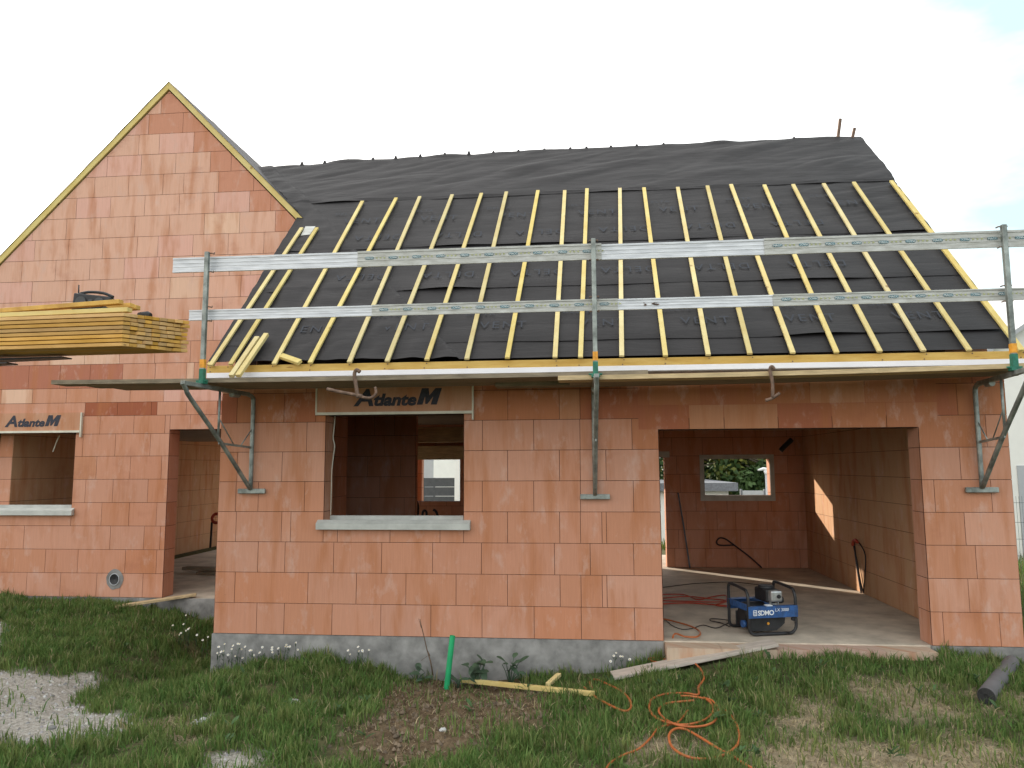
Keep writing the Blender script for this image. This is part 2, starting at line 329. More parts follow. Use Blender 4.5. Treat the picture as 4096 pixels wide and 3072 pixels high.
# ------------------------------------------------------------------ terrain
def lerp_tab(tab, x):
    if x <= tab[0][0]: return tab[0][1]
    for (a, va), (b, vb) in zip(tab, tab[1:]):
        if x <= b: t = (x-a)/(b-a); t = t*t*(3-2*t); return va+(vb-va)*t
    return tab[-1][1]
PROF0 = [(-9, 0.0), (-3.9, 0.0), (-2.9, -0.05), (-2.3, -0.09), (-1.5, -0.16), (-1.05, -0.28), (-0.6, -0.46), (-0.2, -0.50), (0.05, -0.38), (0.6, -0.27), (1.17, -0.22), (1.63, -0.27), (2.0, -0.38), (2.7, -0.42), (3.65, -0.33), (4.45, -0.18), (5.2, -0.11), (6.9, -0.08), (7.7, -0.18), (9, -0.30), (14, -0.3)]
def sstep(a, b, x): t = max(0.0, min(1.0, (x-a)/(b-a))); return t*t*(3-2*t)
def ground_z(x, y, lumps=True):
    if y > 1.0 and x > 0: z = lerp_tab(PROF0, x)
    else:
        z0 = lerp_tab(PROF0, x)
        z = z0 + (-0.20-z0)*sstep(0.0, -2.2, y) if y < 0 else z0
        if y < -2.2: z = -0.20 + 0.25*sstep(-2.2, -7.5, y)
    if y > 8: z -= 2.2*sstep(8, 24, y)
    if lumps and y < 2 and abs(x-3) < 14:
        z += 0.045*(mnoise.noise(Vector((x*1.1, y*1.3, 3.1)))) + 0.022*mnoise.noise(Vector((x*3.3, y*3.7, 7.7)))
    return z
def G(px, py, dz=0.0):
    d = ray(px, py).normalized(); t = 1.5
    while t < 60:
        p = CAM+d*t
        if p.z <= ground_z(p.x, p.y)+dz: return p
        t += 0.02
    return CAM+d*t
def pxpoly(pts): return [(lambda p: (p.x, p.y))(G(x*4096/2212, y*4096/2212)) for x, y in pts]
GRAVEL = [pxpoly(p) for p in ([(-60,1438),(60,1450),(190,1455),(243,1475),(175,1500),(205,1540),(290,1556),(270,1588),(170,1600),(100,1612),(-60,1600)],
    [(-60,1345),(22,1350),(24,1385),(-60,1420)], [(450,1628),(575,1612),(570,1670),(430,1680)], [(405,1550),(440,1545),(450,1562),(415,1570)])]
SOIL = [pxpoly(p) for p in ([(770,1565),(830,1490),(930,1462),(1060,1450),(1200,1490),(1210,1545),(1100,1580),(1030,1610),(950,1655),(800,1660),(730,1610)], [(1000,1450),(1250,1500),(1220,1530),(1100,1490)])]
DRY = [pxpoly(p) for p in ([(1810,1478),(1900,1470),(2000,1480),(2080,1525),(2110,1560),(1960,1555),(1840,1520)], [(1590,1610),(1700,1588),(1900,1605),(2100,1585),(2230,1620),(2230,1690),(1600,1690)],
    [(1690,1500),(1790,1505),(1820,1560),(1760,1590),(1680,1560)], [(2120,1500),(2230,1510),(2230,1560),(2140,1545)], [(1330,1600),(1480,1600),(1500,1640),(1350,1650)], [(270,1575),(360,1560),(430,1575),(400,1600)])]
def sd_polys(polys, x, y, soft):
    # soft membership of a point in any polygon (numpy arrays)
    best = np.full(x.shape, -1e9)
    for P in polys:
        P = np.array(P); n = len(P); ins = np.zeros(x.shape, bool); dmin = np.full(x.shape, 1e9)
        for i in range(n):
            ax, ay = P[i]; bx, by = P[(i+1) % n]
            cond = ((ay > y) != (by > y)) & (x < (bx-ax)*(y-ay)/((by-ay) if by != ay else 1e-9)+ax); ins ^= cond
            dx, dy = bx-ax, by-ay; t = np.clip(((x-ax)*dx+(y-ay)*dy)/(dx*dx+dy*dy+1e-12), 0, 1)
            dmin = np.minimum(dmin, np.hypot(x-ax-t*dx, y-ay-t*dy))
        best = np.maximum(best, np.where(ins, dmin, -dmin))
    return np.clip(0.5+best/soft, 0, 1)
def vnoise(x, y, s, seed=0.0): return np.array([mnoise.noise(Vector((a*s, b*s, seed))) for a, b in zip(x.ravel(), y.ravel())]).reshape(x.shape)
def masks(x, y):
    wob = vnoise(x, y, 3.0, 1.0)*0.16; wob2 = vnoise(x, y, 3.0, 9.0)*0.12
    xx = x+wob; yy = y+wob2
    near = (y < 2.2) & (y > -4)
    return [np.where(near, sd_polys(P, xx, yy, s), 0) for P, s in ((GRAVEL, 0.20), (SOIL, 0.25), (DRY, 0.35))]
def make_ground():
    xs = np.concatenate([np.linspace(-400, -12, 14)[:-1], np.linspace(-12, -4.5, 26)[:-1], np.linspace(-4.5, 9.5, 420)[:-1], np.linspace(9.5, 20, 30)[:-1], np.linspace(20, 400, 14)])
    ys = np.concatenate([np.linspace(-200, -10, 8)[:-1], np.linspace(-10, -3.2, 24)[:-1], np.linspace(-3.2, 2.2, 190)[:-1], np.linspace(2.2, 30, 45)[:-1], np.linspace(30, 700, 14)])
    X, Y = np.meshgrid(xs, ys); Z = np.array([ground_z(a, b) for a, b in zip(X.ravel(), Y.ravel())]).reshape(X.shape)
    g, s, d = masks(X, Y)
    near = (Y < 2.2) & (Y > -3.2) & (X > -4.5) & (X < 9.5)
    clod = np.abs(vnoise(X, Y, 9.0, 5.0))*0.05+np.abs(vnoise(X, Y*1.8, 18.0, 6.0))*0.035
    rut = vnoise(X*0.6+Y, Y-X*0.3, 6.0, 2.0)*0.035
    Z = Z+np.where(near, s*(clod+rut-0.02)+g*vnoise(X, Y, 22.0, 8.0)*0.014, 0)
    nx, ny = len(xs), len(ys)
    vs = np.stack([X.ravel(), Y.ravel(), Z.ravel()], 1)
    i = np.arange((ny-1)*(nx-1)); r = i//(nx-1); c = i % (nx-1); a = r*nx+c
    fs = np.stack([a, a+1, a+nx+1, a+nx], 1)
    me = bpy.data.meshes.new('ground'); me.from_pydata(vs.tolist(), [], fs.tolist()); me.materials.append(M_ground)
    me.polygons.foreach_set('use_smooth', np.ones(len(fs), bool))
    at = me.color_attributes.new('Mask', 'FLOAT_COLOR', 'POINT')
    at.data.foreach_set('color', np.stack([g.ravel(), s.ravel(), d.ravel(), np.ones(g.size)], 1).ravel().astype(np.float32))
    o = bpy.data.objects.new('ground', me); col.objects.link(o); tag(o, kind='structure'); return o
make_ground()

# ------------------------------------------------------------------ the house
H = 0.304; XW = 7.74; YL = 1.93; T = 0.25; YG = 5.3; YB = 6.9; SL = 1.027
ZR0 = 2.70                                     # main roof surface: z = ZR0 + SL*(y+0.3)
def zroof(y): return ZR0+SL*(y+0.3)
YRIDGE = 3.27; AX, AZ = -1.92, 7.05            # gable apex of the left wing
house = empty('brick_house', (0, 0, 0), label='unfinished terracotta block house with black roof membrane and open garage', cat='house')
PAL = [(0.55, 0.27, 0.175), (0.545, 0.262, 0.168), (0.56, 0.278, 0.182), (0.54, 0.255, 0.158), (0.55, 0.282, 0.192), (0.53, 0.248, 0.15)]
DARKRED = (0.33, 0.105, 0.055)
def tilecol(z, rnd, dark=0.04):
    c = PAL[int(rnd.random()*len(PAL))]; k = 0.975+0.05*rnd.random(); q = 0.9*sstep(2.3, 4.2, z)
    c = tuple(a*(1-q)+b*q for a, b in zip(c, (0.66, 0.40, 0.30)))  # upper blocks paler: sky glare over the gable painted into the colour
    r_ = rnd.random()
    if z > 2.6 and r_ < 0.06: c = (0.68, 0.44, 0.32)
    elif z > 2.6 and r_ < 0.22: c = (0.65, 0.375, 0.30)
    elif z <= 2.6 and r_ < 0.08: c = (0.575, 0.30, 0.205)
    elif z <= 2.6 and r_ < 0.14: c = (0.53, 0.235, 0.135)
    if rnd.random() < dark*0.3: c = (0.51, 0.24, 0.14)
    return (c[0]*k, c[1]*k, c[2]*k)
def clip_poly(poly, hp):
    # keep the side where a*u+b*z <= c
    a, b, c = hp; out = []
    for i in range(len(poly)):
        p, q = poly[i], poly[(i+1) % len(poly)]; dp = a*p[0]+b*p[1]-c; dq = a*q[0]+b*q[1]-c
        if dp <= 0: out.append(p)
        if (dp < 0 < dq) or (dq < 0 < dp): t = dp/(dp-dq); out.append((p[0]+(q[0]-p[0])*t, p[1]+(q[1]-p[1])*t))
    return out
def rects_minus(u0, u1, z0, z1, holes):
    us = sorted({u0, u1, *[min(max(h[0], u0), u1) for h in holes], *[min(max(h[1], u0), u1) for h in holes]}); out = []
    for a, b in zip(us, us[1:]):
        if b-a < 1e-4: continue
        m = (a+b)/2; cuts = sorted([(max(h[2], z0), min(h[3], z1)) for h in holes if h[0] < m < h[1] and h[3] > z0 and h[2] < z1]); z = z0
        for c0, c1 in cuts:
            if c0 > z+1e-4: out.append((a, b, z, c0))
            z = max(z, c1)
        if z < z1-1e-4: out.append((a, b, z, z1))
    return out
def wall(name, p0, p1, th, z0, z1, holes=(), rows=None, joints=None, clips=(), seed=1, inner=True, rowcol=None, parent=None, zones=None, dark=0.04, jamb=True):
    """wall from p0 to p1; outer face on the right-hand side of p0->p1; blocks drawn as tiles in front of a joint-coloured core"""
    rnd = random.Random(seed); mb = MB(); p0 = Vector((*p0, 0)); p1 = Vector((*p1, 0)); L = (p1-p0).length; d = (p1-p0)/L; n = Vector((d.y, -d.x, 0))
    P3 = lambda u, w, z: p0+d*u-n*w+Vector((0, 0, z))     # w: depth into the wall
    e = 0.006
    for (a, b, c, f) in rects_minus(0, L, z0, z1, holes):
        poly = [(a, c), (b, c), (b, f), (a, f)]
        # inset from openings only
        for hp in clips: poly = clip_poly(poly, hp)
        if len(poly) < 3: continue
        k = len(poly); fr = [P3(u, e, z) for u, z in poly]; bk = [P3(u, th-e, z) for u, z in poly]
        mb.mesh(fr+bk, [tuple(range(k)), tuple(range(k, 2*k))[::-1]]+[(i, k+i, k+(i+1) % k, (i+1) % k) for i in range(k)], 1)
    if rows is None:
        rows = []; z = math.floor(z0/H)*H
        while z < z1: rows.append((z, z+H)); z += H
    def tile(poly, w0, w1, c):
        for hp in clips: poly = clip_poly(poly, hp)
        if len(poly) < 3: return
        k = len(poly); A = [P3(u, w0, z) for u, z in poly]; B = [P3(u, w1, z) for u, z in poly]
        mb.mesh(A+B, [tuple(range(k))]+[(i, k+i, k+(i+1) % k, (i+1) % k) for i in range(k)], 0, c)
    g = 0.0025
    for side in ((0, 1) if inner else (0,)):
        for ri, (ra, rb) in enumerate(rows):
            a, b = max(ra, z0), min(rb, z1)
            if b-a < 0.02: continue
            js = None
            if side == 0 and joints and ri in joints: js = list(joints[ri])
            else:
                off = (0.25 if ri % 2 else 0.0)+rnd.choice([0, 0, 0.06, -0.08, 0.12]); js = []; u = off-0.5
                while u < L:
                    if u > 0.06: js.append(u)
                    u += 0.5 if rnd.random() > 0.06 else 0.3
            js = [0.0]+[j for j in js if 0.03 < j < L-0.03]+[L]
            for u0, u1 in zip(js, js[1:]):
                hs = [h for h in holes if h[0] < u1 and h[1] > u0 and h[2] < b and h[3] > a]
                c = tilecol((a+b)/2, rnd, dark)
                if rowcol and ri in rowcol:
                    r = rowcol[ri](u0, u1, rnd)
                    if r: c = r
                for (qa, qb, qc, qd) in (rects_minus(u0, u1, a, b, hs) if hs else [(u0, u1, a, b)]):
                    if zones and side == 0 and any(qa >= zz[0]-1e-3 and qb <= zz[1]+1e-3 and qc >= zz[2]-1e-3 for zz in zones): continue
                    G0 = g if qa > 1e-4 else 0; G1 = g if qb < L-1e-4 else 0
                    if qb-qa < 0.01 or qd-qc < 0.01: continue
                    jit = rnd.uniform(-0.0008, 0.0008)
                    w0, w1 = (0.0+jit+0.001, e+0.002) if side == 0 else (th-jit-0.001, th-e-0.002)
                    poly = [(qa+G0, qc+g), (qb-G1, qc+g), (qb-G1, qd-g), (qa+G0, qd-g)]
                    if side: poly = poly[::-1]
                    tile(poly, w0, w1, c)
    if jamb:                                          # block ends in the reveals and at free ends
        ends = [(0.0, 1, z0, z1), (L, -1, z0, z1)]
        for h in holes: ends += [(h[0], -1, h[2], h[3]), (h[1], 1, h[2], h[3])]
        for u, sgn, a0, b0 in ends:
            for ra, rb in rows:
                a, b = max(ra, a0, z0), min(rb, b0, z1)
                if b-a < 0.03: continue
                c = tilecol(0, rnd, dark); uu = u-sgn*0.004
                pts = [P3(uu, 0.004, a+g), P3(uu, th-0.004, a+g), P3(uu, th-0.004, b-g), P3(uu, 0.004, b-g)]
                ok = all(cl[0]*u+cl[1]*b <= cl[2] for cl in clips)
                if ok: mb.poly(pts if sgn > 0 else pts[::-1], 0, c)
    return mb.build(name, [M_brick, M_mortar], parent or house)
def fx(*px): return [onY(p, 2300, 0).x for p in px]
def rowx(y, *px): return [onY(p, y, 0).x for p in px]
# front wall of the wing: blocks laid out as in the photograph
zlint = 2.018; win = (1.12, 2.56, 1.065, 2.20); gar = (4.495, 6.94, -0.02, zlint)
rowsF = [(i*H, (i+1)*H) for i in range(8)]+[(8*H, 2.62)]
jF = {0: rowx(2540, 1024, 1134, 1326, 1522, 1723, 1928, 2137, 2326, 2540, 3776, 4003), 1: rowx(2400, 937, 1230, 1424, 1623, 1824, 2030, 2241, 2325, 2410, 2429, 3877),
      2: rowx(2240, 1031, 1139, 1334, 1526, 1730, 1926, 2218, 2361, 2535, 3905), 3: rowx(2120, 943, 1125, 1162, 1350, 1560, 1760, 2030, 2239, 2322, 2408, 2426, 3861),
      4: rowx(1985, 943, 1033, 1218, 1929, 2135, 2322, 2534, 3739, 3967), 5: rowx(1865, 949, 1128, 2030, 2238, 2321, 2424, 3842), 6: rowx(1745, 1227, 1930, 2135, 2320, 2528, 3947),
      7: rowx(1620, 949, 1137, 1264, 2031, 2237, 2320, 3830), 8: rowx(1540, 1020, 1225, 1930, 2130, 2320, 2480, 2790, 3020, 3240, 3460, 3700, 3890)}
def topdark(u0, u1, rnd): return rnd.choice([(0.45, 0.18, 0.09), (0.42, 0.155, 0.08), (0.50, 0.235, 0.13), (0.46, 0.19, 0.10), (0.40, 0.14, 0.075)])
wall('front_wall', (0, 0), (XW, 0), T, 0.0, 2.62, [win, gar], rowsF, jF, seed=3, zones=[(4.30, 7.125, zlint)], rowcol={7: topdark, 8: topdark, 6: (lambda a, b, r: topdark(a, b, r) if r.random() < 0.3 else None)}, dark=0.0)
def lintel():
    mb = MB(); rnd = random.Random(5)
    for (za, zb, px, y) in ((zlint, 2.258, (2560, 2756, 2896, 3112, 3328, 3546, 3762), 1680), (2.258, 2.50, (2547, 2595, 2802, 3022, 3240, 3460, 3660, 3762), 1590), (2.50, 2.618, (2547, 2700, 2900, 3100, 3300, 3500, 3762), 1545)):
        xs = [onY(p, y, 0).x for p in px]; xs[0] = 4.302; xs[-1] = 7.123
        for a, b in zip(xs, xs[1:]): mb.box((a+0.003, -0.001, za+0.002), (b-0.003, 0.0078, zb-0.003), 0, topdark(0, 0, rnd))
    return mb.build('lintel_course', [M_brick], house)
lintel()
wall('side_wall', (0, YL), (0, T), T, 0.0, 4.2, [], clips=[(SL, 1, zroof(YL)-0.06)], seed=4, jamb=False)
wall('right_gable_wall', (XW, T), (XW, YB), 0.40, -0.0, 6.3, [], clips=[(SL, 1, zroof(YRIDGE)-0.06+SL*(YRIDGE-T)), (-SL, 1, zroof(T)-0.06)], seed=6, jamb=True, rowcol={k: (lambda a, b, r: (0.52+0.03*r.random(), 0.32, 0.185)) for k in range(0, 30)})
# back walls
XE = 3.0; bwin = (5.735, 6.80, 1.17, 1.77); bdoor = (4.05, 5.095, -0.02, 1.80)
wall('back_garage_wall', (XW-0.4, YG+0.2), (XE, YG+0.2), 0.2, 0.0, 2.5, [(XW-0.4-bwin[1], XW-0.4-bwin[0], bwin[2], bwin[3]), (XW-0.4-bdoor[1], XW-0.4-bdoor[0], bdoor[2], bdoor[3])], seed=8, dark=0.1)
wall('added_back_side_wall', (XE, YG+0.2), (XE, YB), 0.2, 0.0, 2.5, [], seed=9)  # unseen wall added to narrow the sun through the garage back door
wall('back_wall', (XE, YB+0.2), (-0.2, YB+0.2), 0.2, 0.0, 2.5, [(XE-1.36, XE-0.2, 1.0, 1.82)], seed=10)
wall('garage_partition', (4.2, YG), (4.2, T), 0.15, 0.0, 2.5, [(1.0, 1.9, -0.01, 2.05)], seed=11)
wall('room_partition', (0.25, 3.4), (1.28, 3.4), 0.15, 0.0, 2.5, [], seed=12)
# left wing
def lx(y, *px): return [onY(p, y, YL).x+6.2 for p in px]
rowsL = [(i*H, (i+1)*H) for i in range(6)]+[(6*H, 2.12), (2.12, 2.363), (2.363, 2.542), (2.542, 2.738)]+[(2.738+0.3*0, 3.061)]+[(3.061+i*0.292, 3.061+(i+1)*0.292) for i in range(14)]
ldoor = (6.2-1.69, 6.2-0.02, -0.02, 2.17); lwin = (6.2-4.6, 6.2-3.01, 1.12, 2.16)
def rc_dark(lo, hi): return lambda a, b, r: DARKRED if (a-6.2) > lo-0.1 and (b-6.2) < hi+0.12 else None
jL = {0: lx(2345, 105, 240, 385, 480, 570), 1: lx(2250, 180, 310, 500, 625), 2: lx(2155, 95, 440, 575, 640), 3: lx(2068, 405, 515, 625), 4: lx(1975, 340, 450, 590), 5: lx(1880, 385, 520, 645),
      6: lx(1795, 330, 460, 600), 7: lx(1700, 400, 535, 660, 760), 8: lx(1635, 340, 470, 605, 628, 745, 868), 9: lx(1580, 5, 130, 265, 390, 520, 655), 10: lx(1500, 115, 240, 360, 490, 620, 745, 775)}
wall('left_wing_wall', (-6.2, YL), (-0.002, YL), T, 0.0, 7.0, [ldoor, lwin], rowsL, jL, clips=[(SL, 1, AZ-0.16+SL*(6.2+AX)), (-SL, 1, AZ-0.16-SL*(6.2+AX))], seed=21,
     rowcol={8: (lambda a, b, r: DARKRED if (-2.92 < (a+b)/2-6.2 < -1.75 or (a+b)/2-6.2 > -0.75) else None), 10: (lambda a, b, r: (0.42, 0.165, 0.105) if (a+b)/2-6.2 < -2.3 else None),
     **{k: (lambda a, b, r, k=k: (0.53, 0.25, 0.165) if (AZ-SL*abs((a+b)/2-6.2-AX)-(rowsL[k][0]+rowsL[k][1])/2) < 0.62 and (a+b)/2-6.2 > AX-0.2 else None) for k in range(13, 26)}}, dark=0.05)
wall('left_wing_partition', (-4.1, YL+T), (-4.1, 8.5), 0.2, 0.0, 2.5, [], seed=22, rowcol={k: (lambda a, b, r: (0.52+0.03*r.random(), 0.32, 0.185)) for k in range(0, 30)})
wall('left_wing_back_wall', (0.25, 8.7), (-6.2, 8.7), 0.2, 0.0, 2.5, [(0.4, 3.9, 0.0, 2.2), (4.5, 6.0, 0.9, 2.2)], seed=23)  # unseen rear openings, made wide to let more light into the wing
wall('inner_partition', (-0.15, YB), (-0.15, 8.5), 0.15, 0.0, 2.5, [], seed=24)
wall('inner_partition', (0.0, YL+T), (0.0, 4.4), 0.2, 0.0, 2.5, [], seed=25)
wall('left_wing_side_wall', (-6.2, 8.7), (-6.2, YL+T), T, 0.0, 2.6, [], seed=26)
# floor, foundation, ceilings
mb = MB()
mb.box((0.02, 0.02, -0.25), (XW-0.02, YB+0.15, -0.002)); mb.box((-6.15, YL+0.02, -0.25), (0.02, 8.75, -0.002)); mb.build('floor_slab', M_floor, house)
mb = MB()
mb.box((-0.012, -0.012, -0.9), (4.49, 0.2, -0.003)); mb.box((6.93, -0.012, -0.9), (XW+0.012, 0.2, -0.003)); mb.box((-0.012, 0.2, -0.9), (0.2, YL-0.012, -0.003))
mb.box((-6.2, YL-0.012, -0.9), (-0.012, YL+0.2, -0.006)); mb.box((XW-0.2, 0.2, -0.9), (XW+0.012, YB, -0.003))
mb.build('foundation', M_conc, house)
mb = MB(); rnd = random.Random(2)
for a, b in zip([4.50, 5.0, 5.5, 5.98, 6.45], [5.0, 5.5, 5.98, 6.45, 6.90]):
    mb.box((a+0.002, -0.21, -0.9), (b-0.002, 0.06, -0.014), 0, (0.50, 0.36+0.03*rnd.random(), 0.29))
mb.build('threshold', [M_brick], house)
mb = MB(); mb.box((T, T, 2.48), (XW-T, YB, 2.60)); mb.box((-6.0, YL+T+0.001, 2.19), (-0.01, 7.0, 2.60)); mb.box((-6.0, 7.0, 2.48), (-0.01, 8.6, 2.60)); mb.build('ceiling', M_ceil, house)
mb = MB(); mb.box((0.05, YB-0.16, 1.80), (1.5, YB-0.002, 2.06)); mb.build('shutter_box', M_plankn, house)
mb = MB()
for (a, b, c, d) in ((bwin[0]-.07, bwin[1]+.07, bwin[3], bwin[3]+.07), (bwin[0]-.07, bwin[1]+.07, bwin[2]-.09, bwin[2]), (bwin[0]-.07, bwin[0], bwin[2], bwin[3]), (bwin[1], bwin[1]+.07, bwin[2], bwin[3]), (bdoor[0]-.08, bdoor[1]+.08, bdoor[3], bdoor[3]+.1)): mb.box((a, YG-0.008, c), (b, YG+0.05 if False else YG-0.001, d))
mb.build('window_surround', M_sill, house)
mb = MB(); mb.box((0.3, 4.5, 2.06), (2.6, 4.7, 2.30)); mb.build('ceiling_beam', M_plankn, house)
# --- main roof membrane
def valley_x(y): return (AZ-zroof(y))/SL+AX
def roof_membrane():
    nx, ny = 330, 260; xs = np.linspace(-0.02, XW+0.03, nx); ys = np.linspace(-0.29, YRIDGE, ny); mb = MB()
    xs2 = np.concatenate([np.linspace(-1.7, -0.02, 50)[:-1], xs]); nx = len(xs2)
    V = []
    for y in ys:
        s = (y+0.3)*math.sqrt(1+SL*SL)
        for x in xs2:
            h = (0.012*mnoise.noise(Vector((x*0.9, s*4.0, 0.3)))+0.004*mnoise.noise(Vector((x*5, s*9, 2.3))))*sstep(0.0, 0.5, s)+0.004
            k = sstep(3.4, 4.2, s)       # loose sheet above the battens
            f = mnoise.noise(Vector((x*0.55+s*0.25, s*2.6-x*0.9, 4.2)))
            h += k*(0.06*max(0.0, f)**0.8+0.020*abs(mnoise.noise(Vector((x*0.9+s*0.6, s*4.2-x*1.6, 9))))+0.004*mnoise.noise(Vector((x*3, s*9-x*3, 2))))
            r2 = sstep(6.0, 7.2, x)*sstep(2.0, 3.0, s)*(1-sstep(3.6, 4.0, s)); h += 0.014*r2*mnoise.noise(Vector((x*1.3, s*11-x*3.5, 1.7)))
            for s0, am in ((0.36, 0.004), (1.32, 0.016), (2.28, 0.016), (3.62, 0.035)):   # laps between sheets
                w = s0+0.03*mnoise.noise(Vector((x*0.8, s0, 0)))
                if s > w: h -= 0
                h += am*max(0.0, 1-abs(s-w)/0.45)*(0.6+0.8*mnoise.noise(Vector((x*1.5, s0*3, 4)))) if s > w else 0
            if x < valley_x(y)+0.25: h += 0.02*mnoise.noise(Vector((x*6, y*6, 5)))+0.02
            z = zroof(y)+h-0.06*sstep(3.0, -1.2, x)*sstep(2.4, 3.27, y)+(0.03*mnoise.noise(Vector((x*2.0, 0, 0))) if y > YRIDGE-0.05 else 0)
            xx = x
            if x >= XW+0.02: xx = x+0.03*mnoise.noise(Vector((s*4, 3, 0)))+(0.02 if s > 3.5 else 0)
            V.append((xx, y, z))
    F = []
    for j in range(ny-1):
        for i in range(nx-1):
            x = xs2[i+1]; y = ys[j]
            if (y < YL+0.02 and x < 0.0) or x < valley_x(y)-0.05 and x < 0.0: continue
            a = j*nx+i; F.append((a, a+1, a+nx+1, a+nx))
    mb.mesh(V, F, 0, smooth=True)
    # back slope
    mb.poly([(-1.6, YRIDGE+0.01, zroof(YRIDGE)-0.09), (XW+0.03, YRIDGE+0.01, zroof(YRIDGE)-0.02), (XW+0.03, 2*YRIDGE+0.3, ZR0), (-1.6, 2*YRIDGE+0.3, ZR0)])
    o = mb.build('roof_membrane', M_memb, house)
    return o
# printed lettering on the membrane
memb = roof_membrane()
RD = Vector((0, 1, SL)).normalized(); RNrm = Vector((0, -SL, 1)).normalized()
def roofpt(x, s, h=0.0): y = s/math.sqrt(1+SL*SL)-0.3; return Vector((x, y, zroof(y)))+RNrm*h
def sheet_edges():
    for s0, x0 in ((0.30, 0.05), (1.32, 0.05), (2.28, 0.15), (3.62, -1.2)):
        mb = MB(); n = 150; V = []
        for i in range(n+1):
            x = x0+(XW-0.02-x0)*i/n; w = s0+0.03*mnoise.noise(Vector((x*0.8, s0, 0)))
            l = 0.005+0.045*max(0.0, mnoise.noise(Vector((x*1.1, s0*5, 2.0)))+0.02)**1.1
            y0 = roofpt(x, w-0.02, l+0.004); V += [y0, roofpt(x, w+0.10, 0.022), roofpt(x, w+0.30, 0.0)]
        for i in range(n): a = i*3; mb.mesh(V[a:a+6], [(0, 3, 4, 1), (1, 4, 5, 2)], 0, smooth=True)
        mb.build('sheet_edge', M_memb, memb)
sheet_edges()
def membrane_print():
    V = text_data('VENT', 0.17, 0.0, 0, 1.25); D = text_data('DELTA', 0.17, 0.0, 0, 1.3); d = text_data('DELTA', 0.085, 0, 0, 1.3); proto = {}
    def place(key, T, M):
        if key not in proto:
            mb = MB(); put_text(mb, T, Matrix.Identity(4)); proto[key] = o = mb.build('lettering', M_print, memb)
        else: o = proto[key].copy(); col.objects.link(o)
        o.matrix_world = M
    rnd = random.Random(9)
    for s, kind in [(0.50, 0), (1.50, 1), (1.90, 0), (2.45, 1), (2.95, 0)]:
        x = 0.55+(0.35 if kind else 0)
        while x < XW-0.75:
            if kind == 0:
                place('v', V, frame(roofpt(x+0.12, s, 0.026), (1, 0, 0), RD, RNrm)); place('d', d, frame(roofpt(x-0.04, s+0.24, 0.026), (1, 0, 0), RD, RNrm))
            else: place('D', D, frame(roofpt(x+0.62, s+0.14, 0.026), (-1, 0, 0), -RD, RNrm))
            x += 1.02
membrane_print()
# --- battens
def roofhit(px, py, lift=0.0):
    d = ray(px, py); n = RNrm; p0 = roofpt(0, 0, lift); t = (p0-CAM).dot(n)/d.dot(n); return CAM+d*t
btop = [(1207, 912), (1268, 912)]+[(x*4096/2212, y*4096/2212) for x, y in [(783,435),(856,428),(907,425),(977,421),(1040,418),(1094,415),(1162,412),(1220,412),(1268,408),(1339,407),(1391,406),(1464,405),(1528,402),(1579,399),(1651,400),(1713,399),(1779,397),(1844,394),(1925,391)]]
bbot = [(842,1462),(922,1458),(1096,1457),(1240,1452),(1397,1450),(1548,1446),(1707,1440),(1867,1437),(2029,1433),(2220,1430),(2322,1430),(2487,1425),(2662,1424),(2833,1420),(3000,1416),(3172,1413),(3347,1411),(3520,1407),(3695,1404),(3878,1402),(4086,1402)]
for i, (a, b) in enumerate(zip(btop, bbot)):
    p = roofhit(*a, 0.040); q = roofhit(*b, 0.040); mb = MB(); mb.bar(q, p, 0.046, 0.022, RNrm)
    c = (0.95+0.12*random.random())
    o = mb.build('roof_batten', M_batten, house, bevel=0.002)
# verge boards, ridge hooks, masts
mb = MB(); mb.bar(roofpt(XW+0.045, 0.0, -0.075), roofpt(XW+0.045, 3.45, -0.075), 0.022, 0.13, RNrm); mb.build('verge_board', M_batten, house)
mb = MB(); mb.bar(roofpt(-0.012, 0.0, -0.03), roofpt(-0.012, 3.15, -0.03), 0.022, 0.08, RNrm); mb.build('verge_board', M_batten, house)
for i, px in enumerate([653, 702, 752, 806, 855, 908, 961, 1013, 1066, 1120, 1176, 1232, 1267, 1320, 1376, 1434, 1717]):
    x = onY(px*4096/2212, 620, YRIDGE).x; z = zroof(YRIDGE)-0.06*sstep(3.0, -1.2, x)
    k = 0.8 if i < 8 else 0.5
    mb = MB(); mb.mesh([(x-0.03, YRIDGE-0.02, z-0.02), (x+0.03, YRIDGE-0.02, z-0.02), (x+0.012, YRIDGE, z+0.065*k), (x-0.012, YRIDGE, z+0.065*k), (x-0.03, YRIDGE+0.03, z-0.02), (x+0.03, YRIDGE+0.03, z-0.02)], [(0, 1, 2, 3), (5, 4, 3, 2), (0, 3, 4), (1, 5, 2)]); mb.build('ridge_clip', M_memb, house)
for a, b in (((3350, 566), (3361, 476)), ((3408, 560), (3418, 513))):
    mb = MB(); mb.bar(onY(*a, YRIDGE), onY(*b, YRIDGE), 0.038, 0.038, (0, 1, 0)); mb.build('ridge_stake', M_rust, house)
# eaves: fascia beam, white board
mb = MB(); mb.box((-0.015, -0.315, 2.605), (XW+0.06, -0.27, 2.688)); fo = mb.build('fascia_board', M_fascia, house, bevel=0.003)
rnd = random.Random(3); nail = None
for b in bbot:
    x = roofhit(*b).x
    for dz in (0.025, -0.02):
        if rnd.random() < 0.8:
            if nail is None:
                mb = MB(); mb.tube([(0, 0.004, 0), (0, -0.003, 0)], 0.0065, 8); nail = o = mb.build('nail_head', M_rust, fo)
            else: o = nail.copy(); col.objects.link(o)
            o.location = (x+rnd.uniform(-.02, .02), -0.3155, 2.648+dz)
mb = MB(); mb.box((0.0, -0.350, 2.560), (XW+0.05, -0.325, 2.611)); mb.box((0.0, -0.325, 2.556), (XW+0.05, -0.02, 2.568)); mb.build('eaves_board', M_white, house, bevel=0.002)
